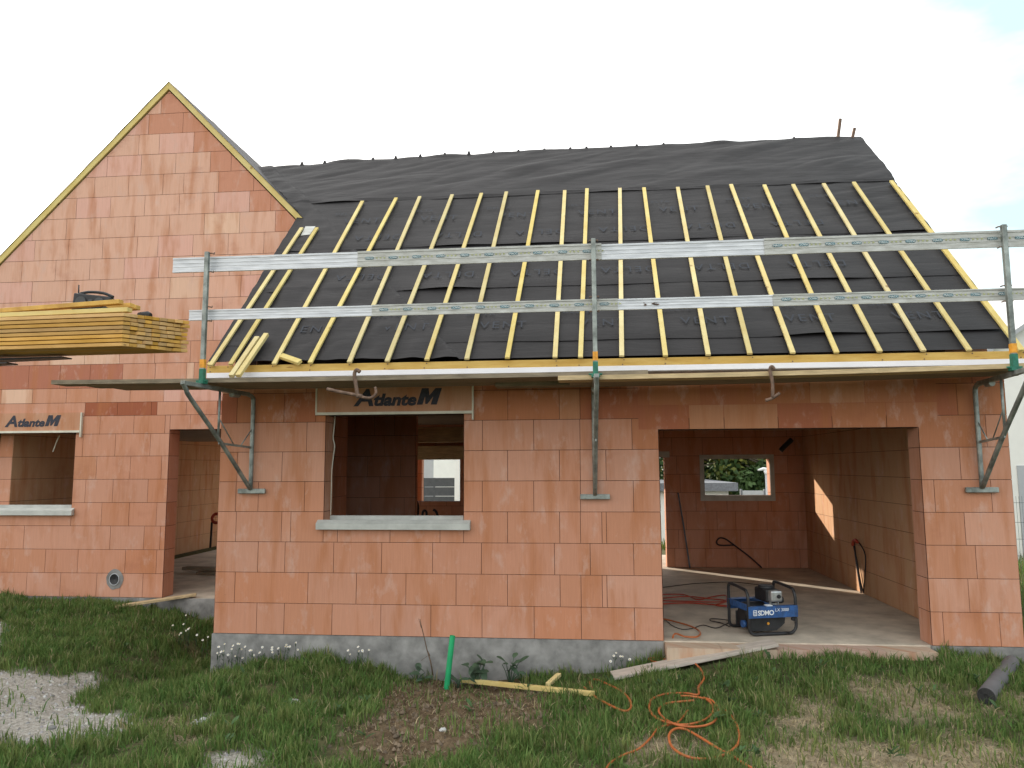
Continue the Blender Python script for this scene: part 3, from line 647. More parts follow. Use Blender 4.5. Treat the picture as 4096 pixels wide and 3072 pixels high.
# left wing roof
def wing_roof():
    mb = MB(); y0 = YL-0.03; y1 = 9.0; n = 46
    for sgn in (1, -1):
        V = []; xs = np.linspace(0, 4.6, n); ys = np.concatenate([np.linspace(y0, 4, 40), np.linspace(4.3, y1, 12)])
        for y in ys:
            for u in xs:
                h = 0.000+0.012*mnoise.noise(Vector((u*1.7, y*2, sgn*3.0)))+0.010*mnoise.noise(Vector((u*5, y*3, sgn)))
                V.append((AX+sgn*u, y, AZ-0.028-SL*u+h))
        F = []
        for j in range(len(ys)-1):
            for i in range(n-1):
                x = AX+sgn*xs[i+1]; y = ys[j]
                if sgn > 0 and AZ-SL*xs[i] < zroof(min(y, YRIDGE) if y < YRIDGE else 2*YRIDGE-y)-0.05 and y < 2*YRIDGE+0.3: continue
                a = j*n+i; F.append((a, a+1, a+n+1, a+n))
        mb.mesh(V, F, 0, smooth=True)
    return mb.build('wing_roof_membrane', M_memb, house)
wing_roof()
pa = Vector((AX, YL-0.02, AZ-0.035))
mb = MB(); pr = onY(1263, 915, YL-0.02); pr = Vector((pr.x, YL-0.02, AZ-0.035-SL*(pr.x-AX)))
def rake(p, q, name):
    mb = MB(); d = (q-p).normalized(); nrm = Vector((d.z, 0, -d.x)); nrm = nrm if nrm.z > 0 else -nrm; w = 0.072
    A = [p, q, q-nrm*w, Vector((p.x, p.y, p.z-w/abs(nrm.z)))]
    mb.mesh(A+[v+Vector((0, 0.06, 0)) for v in A], [(0, 3, 2, 1), (4, 5, 6, 7), (0, 1, 5, 4), (1, 2, 6, 5), (2, 3, 7, 6), (3, 0, 4, 7)])
    return mb.build(name, M_batten2 if False else M_batten, house)
rake(pa, pr, 'rake_board'); rake(Vector((pa.x-0.001, pa.y, pa.z)), Vector((AX-4.3, YL-0.02, AZ-0.035-SL*4.3)), 'rake_board')
mb = MB(); q = [roofhit(1222, 905, 0.02), roofhit(1262, 905, 0.02), roofhit(1240, 938, 0.02), roofhit(1203, 942, 0.02)]; mb.poly(q); mb.build('zinc_flashing', M_alud, house)
# shutter boxes and sills
def shutter(x0, x1, z0, z1, Y, tx, tsize, endright=True):
    mb = MB(); mb.box((x0, Y-0.028, z0), (x1, Y-0.004, z1), 0, (0.50, 0.27, 0.17)); o = mb.build('shutter_box', [M_brick], house)
    mb = MB(); mb.box((x0-0.012, Y-0.042, z0-0.028), (x1+0.002, Y-0.002, z0-0.001))
    mb.box((x0-0.016, Y-0.036, z0), (x0-0.001, Y-0.002, z1)); mb.box((x1+0.001, Y-0.036, z0-0.09*endright), (x1+0.018, Y-0.002, z1))
    mb.build('metal_trim', M_trim, o)
    mb = MB()
    xx = tx; c = (1, 1, 1)
    MG = ([Vector((u+0.27*v, v, 0))*tsize*1.02 for u, v in [(0, 0), (0, 1), (.36, 1), (.52, .56), (.72, 1), (1.06, 1), (1.06, 0), (.74, 0), (.74, .50), (.56, .04), (.44, .04), (.31, .50), (.31, 0)]], [tuple(range(13))[::-1]], 1.28*tsize)
    KX = 1.16
    for s, sz, b in (('A', 1.42*tsize, 0.05), ('tlante', tsize, 0.045), ('M', 1.42*tsize, 0.016)):
        Tt = text_data(s, sz, b*tsize, 0.22, 1.0) if s != 'M' else MG
        zb = z0+0.045*(z1-z0)/0.27+0.02; put_text(mb, Tt, frame((xx, Y-0.0305, zb), (1, 0, 0), (0, 0, 1), (0, -1, 0)) @ Matrix.Diagonal((KX, 1, 1, 1))); xx += KX*(Tt[2]+0.006*tsize)
    mb.build('lettering', M_letter, o)
    return o
shutter(1.035, 2.645, 2.225, 2.50, 0.0, 1.42, 0.165)
shutter(-4.7, -2.935, 2.17, 2.41, YL, -4.02, 0.145)
def sill(x0, x1, z, Y, depth=0.25):
    mb = MB()
    mb.box((x0, Y-0.06, z-0.075), (x1, Y-0.001, z-0.012)); mb.box((x0+0.06, Y-0.001, z-0.06), (x1-0.06, Y+depth, z+0.006))
    mb.mesh([(x0, Y-0.06, z-0.012), (x1, Y-0.06, z-0.012), (x1, Y-0.002, z+0.02), (x0, Y-0.002, z+0.02), (x0, Y-0.002, z-0.012), (x1, Y-0.002, z-0.012)], [(0, 1, 2, 3), (0, 3, 4), (1, 5, 2)])
    mb.box((x0+0.06, Y+depth-0.07, z+0.006), (x1-0.06, Y+depth, z+0.05))
    return mb.build('window_sill', M_sill, house, bevel=0.004)
sill(1.06, 2.63, 1.115, 0.0); sill(-4.7, -2.965, 1.125, YL)
# vent sleeve in the left wing wall
c0 = onY(458, 2317, YL-0.01); mb = MB(); n = 28
for i in range(n):
    a, b = 2*math.pi*i/n, 2*math.pi*(i+1)/n
    ra = 0.118+0.012*mnoise.noise(Vector((math.cos(a)*2, math.sin(a)*2, 0))); rb = 0.118+0.012*mnoise.noise(Vector((math.cos(b)*2, math.sin(b)*2, 0)))
    f = lambda r, t, y: (c0.x+r*math.cos(t), y, c0.z+r*math.sin(t)*1.1)
    mb.poly([f(0.07, a, YL-0.012), f(ra, a, YL-0.004), f(rb, b, YL-0.004), f(0.07, b, YL-0.012)][::-1], 0)
    mb.poly([f(0.062, a, YL-0.02), f(0.07, a, YL-0.02), f(0.07, b, YL-0.02), f(0.062, b, YL-0.02)], 1)
    mb.poly([f(0.07, a, YL-0.02), f(0.07, a, YL), f(0.07, b, YL), f(0.07, b, YL-0.02)], 1)
    mb.poly([f(0.062, a, YL-0.02), f(0.0, a, YL-0.006), f(0.062, b, YL-0.02)], 2)
mb.build('vent_sleeve', [M_conc, M_grender, M_rubber], house)
# @@PART2
# ================================================================== scaffold
WOUT = 0.83
def bracket(xw, xo, label, zf=0.0):
    """cantilever bracket hooked to the wall; xw: wall position, xo: x of the guard post"""
    root = empty('scaffold_bracket', (xw, -0.01, 1.40), label=label, cat='scaffold bracket', group='scaffold brackets fixed to the front wall')
    o = Vector((xo-xw, -WOUT, 0)).normalized(); k = Vector((xo-xw, -WOUT, 0)).length/WOUT
    P = lambda w, z, s=0.0: Vector((xw, -0.01, 0))+o*(w*k)+Vector((0, 0, z))+Vector((-o.y, o.x, 0))*s
    L = root.location.copy()
    def part(mb, name, m=M_galv, par=root, bev=0):
        ob = mb.build(name, m, par, bevel=bev, loc=L if par is root else None)
        if par is root: ob.location = (0, 0, 0)
        else:
            for v in ob.data.vertices: v.co -= L
        return ob
    mb = MB(); mb.tube(smooth_path([P(.035, 1.44+zf), P(.035, 2.0), P(.035, 2.30), P(.05, 2.385), P(.13, 2.41)], 5), 0.022, 10); part(mb, 'wall_tube')
    mb = MB(); mb.bar(P(.13, 2.412), P(1.09, 2.428), 0.045, 0.04); mb.tube([P(.28, 2.39), P(.40, 2.385)], 0.028, 8); part(mb, 'arm', M_galv, bev=0.003)
    mb = MB(); mb.tube(smooth_path([P(.045, 1.45+zf), P(.52, 1.90), P(.97, 2.29), P(1.04, 2.37), P(1.085, 2.43)], 5), 0.021, 10); part(mb, 'diagonal_brace')
    mb = MB(); mb.tube([P(.57, 1.94), P(.57, 2.40)], 0.012, 8); part(mb, 'middle_tube')
    mb = MB(); mb.bar(P(.05, 1.87), P(.56, 1.90), 0.012, 0.022); mb.tube([P(.56, 2.13), P(.34, 1.90)], 0.006, 6); mb.tube([P(.045, 2.06), P(.22, 1.885)], 0.006, 6); part(mb, 'cross_brace')
    mb = MB(); mb.bar(Vector((xw-.145, -0.03, 1.425+zf)), Vector((xw+.145, -0.03, 1.425+zf)), 0.035, 0.05); part(mb, 'foot_plate', bev=0.006)
    mb = MB(); mb.bar(P(WOUT, 2.40), P(WOUT+0.0, 3.71), 0.040, 0.040, (0, 1, 0)); post = part(mb, 'guard_post', bev=0.004)
    mb = MB(); mb.bar(P(WOUT, 2.44), P(WOUT, 2.585), 0.046, 0.046, (0, 1, 0)); mb.bar(P(WOUT-.03, 2.46), P(WOUT+.04, 2.46), 0.075, 0.03)
    mb.tube([P(WOUT, 2.475, -.06), P(WOUT, 2.475, .06)], 0.008, 6); part(mb, 'green_sleeve', M_green, post)
    mb = MB(); mb.bar(P(WOUT, 2.595), P(WOUT, 2.675), 0.044, 0.044, (0, 1, 0)); part(mb, 'orange_band', M_oran, post)
    for z in (3.52, 3.70, 3.045, 3.18):
        mb = MB(); s = 1
        mb.tube([P(WOUT-.01, z, -.0), P(WOUT-.015, z, .035), P(WOUT-.045, z, .04), P(WOUT-.05, z+.015, .04)], 0.006, 6)
        mb.tube([P(WOUT-.01, z, -.0), P(WOUT-.015, z, -.035), P(WOUT-.045, z, -.04)], 0.006, 6); part(mb, 'rail_hook', M_rust, post)
    return root
bracket(0.366, onY(820, 1300, -WOUT).x, 'galvanised wall bracket with guard post beside the left doorway')
bracket(3.865, onY(2378, 1250, -WOUT).x, 'galvanised wall bracket seen straight on between window and garage opening', -0.06)
bracket(7.455, onY(4050, 1400, -WOUT).x, 'galvanised wall bracket at the right corner of the house')
YR = -0.775
def guard_board(x0, x1, xs0, xs1, z0, z1, label, group, over):
    """telescopic aluminium board: a bare inner board x0..xj and a stickered sleeve xs0..xs1"""
    root = empty('guard_board', (x0, YR, z0), label=label, cat='guard rail', group=group); L = Vector((x0, YR, z0))
    def prof(mb, a, b, y, t, dz=0.0):
        h = z1-z0
        mb.box((a, y, z0+dz), (b, y+t, z1-dz)); mb.box((a, y-0.006, z0+dz), (b, y, z0+dz+h*0.12)); mb.box((a, y-0.006, z1-dz-h*0.12), (b, y, z1-dz))
        for f in (0.36, 0.60): mb.box((a, y-0.003, z0+h*f), (b, y, z0+h*(f+0.04)))
    def part(mb, name, m, par=root, bev=0):
        ob = mb.build(name, m, par, bevel=bev, loc=L if par is root else None)
        if par is root: ob.location = (0, 0, 0)
        else:
            for v in ob.data.vertices: v.co -= L
        return ob
    mb = MB(); prof(mb, x0, xs0+0.25, YR+0.008, 0.02, 0.003); part(mb, 'inner_board', M_alu)
    mb = MB(); prof(mb, xs0, xs1, YR, 0.006); sl = part(mb, 'sleeve_board', M_alud)
    mb = MB(); zc = (z0+z1)/2+0.006; x = xs0+0.07; i = 0
    T1 = text_data('MACC', 0.026, 0.0006, 0, 1.0)
    while x < xs1-0.12:
        y = YR-0.0045; n = 14; w, h = 0.040, 0.0135
        pts = []
        for j in range(n):
            a = math.pi/2-math.pi*j/(n-1); pts.append((x+0.045+0.030+math.cos(a)*0.013, y, zc+math.sin(a)*h))
        for j in range(n):
            a = -math.pi/2-math.pi*j/(n-1); pts.append((x+0.045-0.030+math.cos(a)*0.013, y, zc+math.sin(a)*h))
        mb.poly(pts[::-1], 0)
        s = 1 if i % 2 == 0 else -1
        put_text(mb, T1, frame((x+0.045-s*T1[2]/2, y-0.001, zc-s*0.0095), (s, 0, 0), (0, 0, s), (0, -1, 0)), 1)
        for j in range(3):
            cx = x+0.115+j*0.036; d = -s
            mb.poly([(cx-d*.012, y, zc+.011), (cx+d*.012, y, zc), (cx-d*.012, y, zc-.011), (cx-d*.006, y, zc)][::(1 if d > 0 else -1)], 2)
        x += 0.2265; i += 1
    part(mb, 'sticker_strip', [M_pill, M_pillt, M_pilly], sl)
    return root
X = lambda px, py=1100: onY(px, py, YR).x
gl = 'aluminium guard boards along the scaffold'
guard_board(X(690, 1060), 0, X(1430, 1040), X(2406, 1010), 3.535, 3.685, 'wide aluminium guard board on top at the left, bare silver end and stickered sleeve', gl, 0)
guard_board(X(2380, 1010), 0, X(3056, 970), X(4096, 950)+0.55, 3.53, 3.68, 'wide aluminium guard board on top at the right, running out past the roof corner', gl, 0)
guard_board(X(755, 1255), 0, X(1487, 1245), X(2471, 1220), 3.062, 3.168, 'narrow aluminium guard board of the lower row at the left, crossing the gable wall', gl, 0)
gb4 = guard_board(X(2450, 1220), 0, X(3092, 1205), X(4096, 1180)+0.55, 3.062, 3.168, 'narrow aluminium guard board of the lower row at the right, with brown scuff marks', gl, 0)
mb = MB()
for k in range(14):
    x = X(2600, 1215)+random.uniform(-.06, .09); z = 3.112+random.uniform(-.016, .016); r = random.uniform(.002, .007)
    mb.poly([(x+r*2.2*math.cos(a), YR+0.0015, z+r*math.sin(a)) for a in np.linspace(0, 2*math.pi, 8)[:-1]][::-1])
sc_ = mb.build('scuff_marks', M_rust, gb4, loc=gb4.location.copy()); sc_.location = (0, 0, 0)
# planks
def plank(x0, x1, y0, y1, z0, z1, t, m, label, group='scaffold planks under the eaves'):
    mb = MB(); n = 14; rnd = random.Random(x0*7+y0)
    for i in range(n):
        a = x0+(x1-x0)*i/n; b = x0+(x1-x0)*(i+1)/n
        za = z0+(z1-z0)*i/n-0.012*math.sin(math.pi*i/n); zb = z0+(z1-z0)*(i+1)/n-0.012*math.sin(math.pi*(i+1)/n)
        vs = [(a, y0, za), (b, y0, zb), (b, y1, zb), (a, y1, za), (a, y0, za+t), (b, y0, zb+t), (b, y1, zb+t), (a, y1, za+t)]
        fs = [(0, 3, 2, 1), (4, 5, 6, 7), (0, 1, 5, 4), (2, 3, 7, 6)]
        if i == 0: fs.append((3, 0, 4, 7))
        if i == n-1: fs.append((1, 2, 6, 5))
        mb.mesh(vs, fs)
    return mb.build('scaffold_plank', m, None, label=label, cat='plank', group=group)
xa = onY(2592, 1500, -.78).x; xb = onY(2232, 1510, -.79).x
plank(-1.32, xa, -0.80, -0.585, 2.470, 2.470, 0.04, M_plank, 'long grey plank at the outer edge of the deck, reaching past the doorway')
plank(-1.12, xa-0.3, -0.58, -0.365, 2.470, 2.472, 0.04, M_plank, 'long grey weathered plank in the middle of the left scaffold deck')
plank(-0.98, xa-0.15, -0.36, -0.15, 2.470, 2.472, 0.04, M_plank, 'long grey weathered plank nearest the wall on the left scaffold deck')
plank(xb, 7.66, -0.815, -0.60, 2.429, 2.475, 0.04, M_plankn, 'pale new plank at the outer edge of the right scaffold deck')
plank(xb+0.1, 7.70, -0.595, -0.38, 2.429, 2.475, 0.04, M_plank, 'brown plank in the middle of the right scaffold deck, under the eaves board')
plank(xb-0.62, 7.62, -0.375, -0.16, 2.429, 2.475, 0.04, M_plank, 'brown plank nearest the wall on the right scaffold deck')
# mason's clamps hooked over the deck
def clamp(paths, label):
    p0 = onY(*paths[0][1][0], -.84)
    root = None
    for i, (name, pts, r) in enumerate(paths):
        w = [onY(*p, -.84) for p in pts]; mb = MB(); mb.tube(smooth_path(w, 4) if len(w) > 2 else w, r, 8)
        if root is None: root = empty('mason_clamp', w[0], label=label, cat='clamp', group='rusty clamps hanging from the deck')
        ob = mb.build(name, M_rust, root, loc=root.location.copy()); ob.location = (0, 0, 0)
clamp([('shaft', [(1440, 1488), (1426, 1480), (1418, 1498), (1424, 1540), (1432, 1592)], 0.018), ('lever', [(1308, 1556), (1370, 1570), (1450, 1584)], 0.016), ('jaw', [(1436, 1585), (1480, 1592), (1504, 1574), (1500, 1548)], 0.013)], 'rusty clamp with a long lever hanging in front of the shuttered window lettering')
clamp([('shaft', [(3098, 1478), (3088, 1466), (3080, 1480), (3090, 1530), (3090, 1592)], 0.015), ('jaw', [(3062, 1602), (3090, 1592), (3118, 1572)], 0.014)], 'rusty clamp hanging from the deck above the garage opening')

# ================================================================== loose battens on the roof
def loose(p, q, w, h, label, lift=0.075, m=M_batten):
    a = roofhit(*p, lift); b = roofhit(*q, lift); mb = MB(); mb.bar(a, b, w, h, RNrm)
    return mb.build('loose_batten', m, None, bevel=0.002, label=label, cat='batten', group='loose battens left on the roof')
loose((925, 1505), (1030, 1350), 0.05, 0.035, 'shorter of two yellow battens leaning across the eaves at the lower left')
loose((952, 1504), (1066, 1337), 0.05, 0.035, 'longer of two yellow battens leaning across the eaves at the lower left')
loose((1126, 1424), (1200, 1450), 0.06, 0.035, 'short yellow offcut lying crosswise between two battens near the eaves', 0.05)

# ================================================================== timber stack on the forks
YS = -2.9
C0 = onY(487, 1386, YS); ZS = C0.z; htop = onY(487, 1250, YS).z-ZS
CR = onZ(760, 1413, ZS); CL = onZ(-40, 1402, ZS)
ax = (CL-C0); ax.z = 0; ax.normalize(); ay = Vector((-ax.y, ax.x, 0)); ay = ay if ay.dot(CR-C0) > 0 else -ay
wid = (CR-C0).length; nl, nc = 8, 9; th = htop/nl; bw = 0.058
ey = (CR-C0).normalized()
stack_mats = [M_stack, M_stackd]; proto = []
for m in stack_mats:
    mb = MB(); mb.box((0, 0, 0), (3.0, 1, 1)); me = bpy.data.meshes.new('stacked_batten')
BLs = []
rnd = random.Random(4)
shear_dir = ey
for l in range(nl):
    for c in range(nc):
        off = (wid-bw)*c/(nc-1); o0 = C0+ey*off+ax*(rnd.uniform(0, 0.012) if c else 0.0)
        if c: o0 += ax*rnd.uniform(-0.008, 0.010)
        z = ZS+l*th
        key = rnd.randrange(2) if c else (0 if rnd.random() < 0.8 else 1)
        nm = 'stacked_batten'
        if len(proto) < 2:
            key = len(proto); mb = MB(); nrm = ey*((wid-bw)/(nc-1)-0.003)
            vs = [Vector((0, 0, 0.004)), ax*3.0+Vector((0, 0, 0.004)), ax*3.0+nrm+Vector((0, 0, 0.004)), nrm+Vector((0, 0, 0.004))]
            vs += [v+Vector((0, 0, th-0.006)) for v in vs]
            mb.mesh(vs, [(0, 3, 2, 1), (4, 5, 6, 7), (0, 1, 5, 4), (1, 2, 6, 5), (2, 3, 7, 6), (3, 0, 4, 7)])
            ob = mb.build(nm, stack_mats[key], None, bevel=0.0015); proto.append(ob)
        else: ob = proto[key].copy(); col.objects.link(ob)
        ob.location = (o0.x, o0.y, z); tag(ob, group='battens stacked on the lifting forks', cat='batten')
        ordl = ['bottom', 'second', 'third', 'fourth', 'fifth', 'sixth', 'seventh', 'top'][l]; ordc = ['front', 'second', 'third', 'fourth', 'fifth', 'sixth', 'seventh', 'eighth', 'rear'][c]
        ob['label'] = f'stack batten on the forks, {ordl} layer from below, {ordc} from the near corner'
ZT = ZS+nl*th
def top_batten(px, dy, slope, lift, L, label, m=M_batten2, w=0.05):
    p = onY(*px, YS+dy); q = p+ax*L; q.z = ZT+lift; p.z = max(p.z, ZT+0.02)
    mb = MB(); mb.bar(p, q, w, 0.03); return mb.build('loose_batten', m, None, bevel=0.002, label=label, cat='batten', group='loose battens on top of the stack')
top_batten((485, 1208), 0.10, 0, 0.03, 1.9, 'yellow batten lying loose on the stack, the highest one under the black radio')
top_batten((530, 1222), 0.20, 0, 0.03, 1.9, 'yellow batten lying loose on the stack, its tip just below the highest one')
top_batten((553, 1230), 0.30, 0, 0.02, 1.9, 'yellow batten lying loose on the stack, its tip furthest to the right')
top_batten((520, 1240), 0.05, 0, 0.016, 1.9, 'yellow batten with red marks lying flat along the front edge of the stack', M_batten)
# radio
c = onY(380, 1225, YS+0.22); rr = empty('site_radio', (c.x, c.y, ZT+0.055), math.atan2(ax.y, ax.x)+math.pi+0.12, label='black site radio with an aerial standing on top of the timber stack', cat='radio')
rr.scale = (1.05, 1, 1.15)
mb = MB(); mb.mesh([(-.13, -.05, 0), (.12, -.05, 0), (.12, .05, 0), (-.13, .05, 0), (-.125, -.04, .115), (.115, -.03, .09), (.115, .03, .09), (-.125, .04, .115)], [(0, 3, 2, 1), (4, 5, 6, 7), (0, 1, 5, 4), (1, 2, 6, 5), (2, 3, 7, 6), (3, 0, 4, 7)]); mb.build('case', M_rubber, rr, bevel=0.008)
mb = MB(); mb.tube([(-.115, 0, .11), (-.117, 0, .17)], 0.004, 6); mb.build('aerial', M_rubber, rr)
mb = MB(); mb.tube(smooth_path([(-.12, 0, .112), (-.05, 0, .125), (.05, 0, .118), (.12, 0, .092)], 4), 0.009, 8); mb.build('handle', M_rubber, rr)
mb = MB(); mb.tube([(-.07, -.052, .055), (-.07, -.047, .055)], 0.035, 18); mb.tube([(.05, -.050, .05), (.05, -.044, .05)], 0.032, 18); mb.box((-.02, -.051, .03), (.005, -.045, .07)); mb.build('speaker_grille', M_dark, rr)
c = onY(575, 1270, YS+0.30); g = empty('nail_gun', (c.x, c.y, ZT-0.0), label='small black and white nail gun lying at the right end of the timber stack', cat='nail gun')
mb = MB(); mb.tube([(-.045, 0, .03), (-.03, 0, .035), (.03, 0, .04), (.05, 0, .035)], [0.018, 0.03, 0.032, 0.022], 12); mb.build('body', M_rubber, g)
mb = MB(); mb.tube([(-.10, 0.01, .028), (-.045, 0.0, .03)], 0.016, 10); mb.build('nose', M_whitep, g)
# forks
ff = empty('lifting_fork', onZ(265, 1430, ZS-0.02), label='pair of black lifting forks carrying the timber stack at the left edge', cat='forklift fork')
t1 = onZ(268, 1429, ZS-0.015); t2 = onZ(50, 1452, ZS-0.06)
for tp in (t1, t2):
    mb = MB(); q = tp+ax*2.4; s = ay*0.05
    mb.mesh([tp-s+Vector((0, 0, .0)), tp+s, q+s, q-s, tp-s-Vector((0, 0, .008)), tp+s-Vector((0, 0, .008)), q+s-Vector((0, 0, .05)), q-s-Vector((0, 0, .05))], [(0, 3, 2, 1)[::-1], (4, 5, 6, 7)[::-1], (0, 1, 5, 4), (1, 2, 6, 5), (2, 3, 7, 6), (3, 0, 4, 7)])
    ob = mb.build('tine', M_black, ff, loc=ff.location.copy()); ob.location = (0, 0, 0)
mb = MB(); q = t1+ax*2.4; mb.box((q.x-.06, q.y-0.5, ZS-.35), (q.x, q.y+0.6, ZS+.55)); mb.box((q.x-.9, q.y-.1, ZS-.25), (q.x-.06, q.y+.15, ZS+.0)); ob = mb.build('carriage', M_black, ff, loc=ff.location.copy()); ob.location = (0, 0, 0)

# ================================================================== things on the ground
def rpx(x0, y0, s): return lambda u, v: (x0+u/s, y0+v/s)
r3 = rpx(2000, 2304, 2.16); r7 = rpx(2560, 1600, 1.728); r2 = rpx(1000, 2304, 2.16)
def hitground(p, dz=0.02):
    q = onZ(*p, 0.0)
    if q.y > -0.21 and 4.5 < q.x < 6.95: return Vector((q.x, q.y, 0.0+dz*0.5))
    g_ = G(*p, dz); g_.y = min(g_.y, -0.05) if g_.x < XW else g_.y; return g_
def hose(pts, r, m, name, label, cat, dz=0.045, group=None, reg=r3, n=6):
    w = [hitground(reg(*p), dz) for p in pts]; mb = MB(); mb.tube(smooth_path(w, n), r, 8)
    return mb.build(name, m, None, label=label, cat=cat, group=group)
hose([(1395, 385), (1500, 410), (1640, 450), (1715, 490), (1730, 525), (1690, 548), (1600, 545), (1500, 530), (1410, 548), (1340, 600), (1290, 680), (1285, 720), (1360, 745), (1460, 735), (1560, 705), (1650, 730), (1730, 800), (1762, 870), (1750, 910), (1715, 960), (1712, 1025), (1600, 1012), (1440, 1018), (1320, 1060), (1290, 1130), (1330, 1210), (1440, 1265), (1580, 1285), (1720, 1262), (1820, 1205), (1842, 1130), (1780, 1065), (1650, 1040), (1560, 1035)],
     0.0085, M_hose, 'air_hose', 'orange hose running from the garage slab into the large coil on the grass', 'hose')
hose([(1680, 1075), (1560, 1085), (1430, 1105), (1372, 1160), (1420, 1230), (1540, 1290), (1700, 1302), (1830, 1270), (1890, 1190), (1850, 1090), (1760, 1050)], 0.0085, M_hose, 'air_hose', 'orange hose loop lying inside the large coil on the grass', 'hose', 0.05)
hose([(900, 1690), (960, 1610), (1060, 1550), (1200, 1492), (1300, 1400), (1370, 1312), (1460, 1287), (1540, 1262), (1590, 1205), (1622, 1160)], 0.007, M_hose, 'air_hose', 'orange hose trailing from the coil to the lower edge, half sunk in grass', 'hose', 0.03)
hose([(2260, 1700), (2120, 1630), (2000, 1550), (1900, 1500), (1740, 1400), (1600, 1325), (1510, 1322), (1460, 1380), (1490, 1480), (1610, 1558), (1780, 1582), (1950, 1540), (2055, 1450), (2065, 1340), (2010, 1225), (1950, 1160)], 0.009, M_hose, 'air_hose', 'orange hose with a wide loop below the coil, leaving towards the lower right', 'hose', 0.045)
hose([(725, 960), (830, 1050), (1000, 1140), (1090, 1167), (1133, 1130), (1115, 1060), (1040, 990), (900, 920), (820, 893), (778, 915), (795, 965), (868, 1030)], 0.009, M_hose, 'air_hose', 'small orange hose loop beside the end of the yellow batten', 'hose', 0.05)
hose([(140, 1350), (300, 1350), (400, 1385), (500, 1365), (585, 1355), (600, 1380), (560, 1400), (420, 1400), (140, 1392)], 0.008, M_hosed, 'air_hose', 'dark red hose looped on the slab left of the generator, the farther one', 'hose', 0.02, reg=r7)
hose([(140, 1418), (300, 1410), (420, 1415), (615, 1432), (520, 1425), (600, 1395), (480, 1380), (330, 1365), (140, 1378)], 0.008, M_hosed, 'air_hose', 'dark red hose doubled back on the slab left of the generator, the nearer one', 'hose', 0.025, reg=r7)
hose([(140, 1300), (260, 1285), (400, 1270), (620, 1261), (760, 1273), (900, 1290)], 0.005, M_rubber, 'power_cable', 'thin black cable crossing the slab behind the generator', 'cable', 0.012, reg=r7)
hose([(385, 1575), (440, 1560), (520, 1580), (580, 1560), (622, 1530), (500, 1515), (490, 1530), (560, 1545), (618, 1570)], 0.005, M_rubber, 'power_cable', 'thin black cable tangled on the slab at the left end of the generator', 'cable', 0.012, reg=r7)
hose([(150, 1500), (220, 1560), (300, 1590), (390, 1575)], 0.004, M_rubber, 'power_cable', 'thin black cable on the slab beside the red hose loop', 'cable', 0.012, reg=r7)
def timber(p, q, w, h, m, name, label, cat, za=0.02, zb=0.02, pz=None, qz=None, group=None):
    a = G(*p, za) if pz is None else onZ(*p, pz); b = G(*q, zb) if qz is None else onZ(*q, qz)
    if a.y > -0.1 and pz is None and a.x > 0: a.y = -0.1
    if b.y > -0.1 and qz is None and b.x > 0: b.y = -0.1
    mb = MB(); mb.bar(a, b, w, h); return mb.build(name, m, None, bevel=0.003, label=label, cat=cat, group=group)
timber((1868, 2682), (2372, 2775), 0.055, 0.035, M_batten, 'loose_batten', 'long yellow batten lying on the grass in front of the wall', 'batten', 0.05, 0.06, group='battens on the grass')
timber((2192, 2738), (2236, 2698), 0.045, 0.03, M_batten, 'loose_batten', 'short yellow batten end sticking out behind the long one on the grass', 'batten', 0.05, 0.09, group='battens on the grass')
timber((2290, 2775), (2402, 2766), 0.045, 0.025, M_batten, 'loose_batten', 'thin yellow batten under the end of the long one, inside the small hose loop', 'batten', 0.02, 0.02, group='battens on the grass')
pa_ = G(2450, 2712, 0.03); pb_ = onZ(3105, 2578, 0.03)
if pa_.y > -0.35: pa_ = onY(2450, 2712, -0.35)
mb = MB(); pa_.z += 0.02; mb.bar(pa_, Vector((pb_.x, max(pb_.y, -0.12), 0.03)), 0.21, 0.028); mb.build('ramp_plank', M_plankg, None, bevel=0.003, label='long pale plank laid as a ramp from the grass up to the garage slab', cat='plank')
timber((455, 2428), (785, 2378), 0.11, 0.03, M_plankn, 'ramp_plank', 'short brown plank sloping from the grass onto the sill of the left doorway', 'plank', pz=-0.06, qz=0.035)
timber((740, 2272), (905, 2277), 0.16, 0.05, M_plank, 'floor_plank', 'brown board lying on the floor inside the left doorway', 'plank', pz=0.06, qz=0.06)
timber((790, 2290), (905, 2290), 0.12, 0.03, M_plank, 'floor_plank', 'thin board under the brown one inside the left doorway', 'plank', pz=0.02, qz=0.02)
# green conduit, dry stalk
mb = MB(); a = onY(1791, 2712, -0.30); b = onY(1810, 2543, -0.30); d_ = (b-a).normalized()
rt_ = []
mb.tube([a-d_*0.15, b], 0.0265, 16, caps=False); mb.tube([b, a], 0.022, 16, caps=False); mb.mesh([], [])
mb.build('green_conduit', M_gpipe, None, label='bright green plastic conduit standing out of the grass in front of the wall', cat='pipe')
mb = MB(); S = lambda u, v, Y=-0.2: onY(*r2(u, v), Y)
mb.tube([S(1582, 860), S(1560, 740), S(1530, 640), S(1500, 510), S(1478, 420), S(1470, 372)], [0.006, 0.006, 0.005, 0.0045, 0.004, 0.002], 6)
mb.tube([S(1535, 690), S(1480, 730)], 0.002, 5); mb.tube([S(1480, 450), S(1458, 368)], 0.002, 5); mb.tube([S(1555, 690), S(1536, 650)], 0.004, 5)
mb.build('dry_stalk', M_stalk, None, label='bare brown weed stalk standing left of the green conduit', cat='plant')
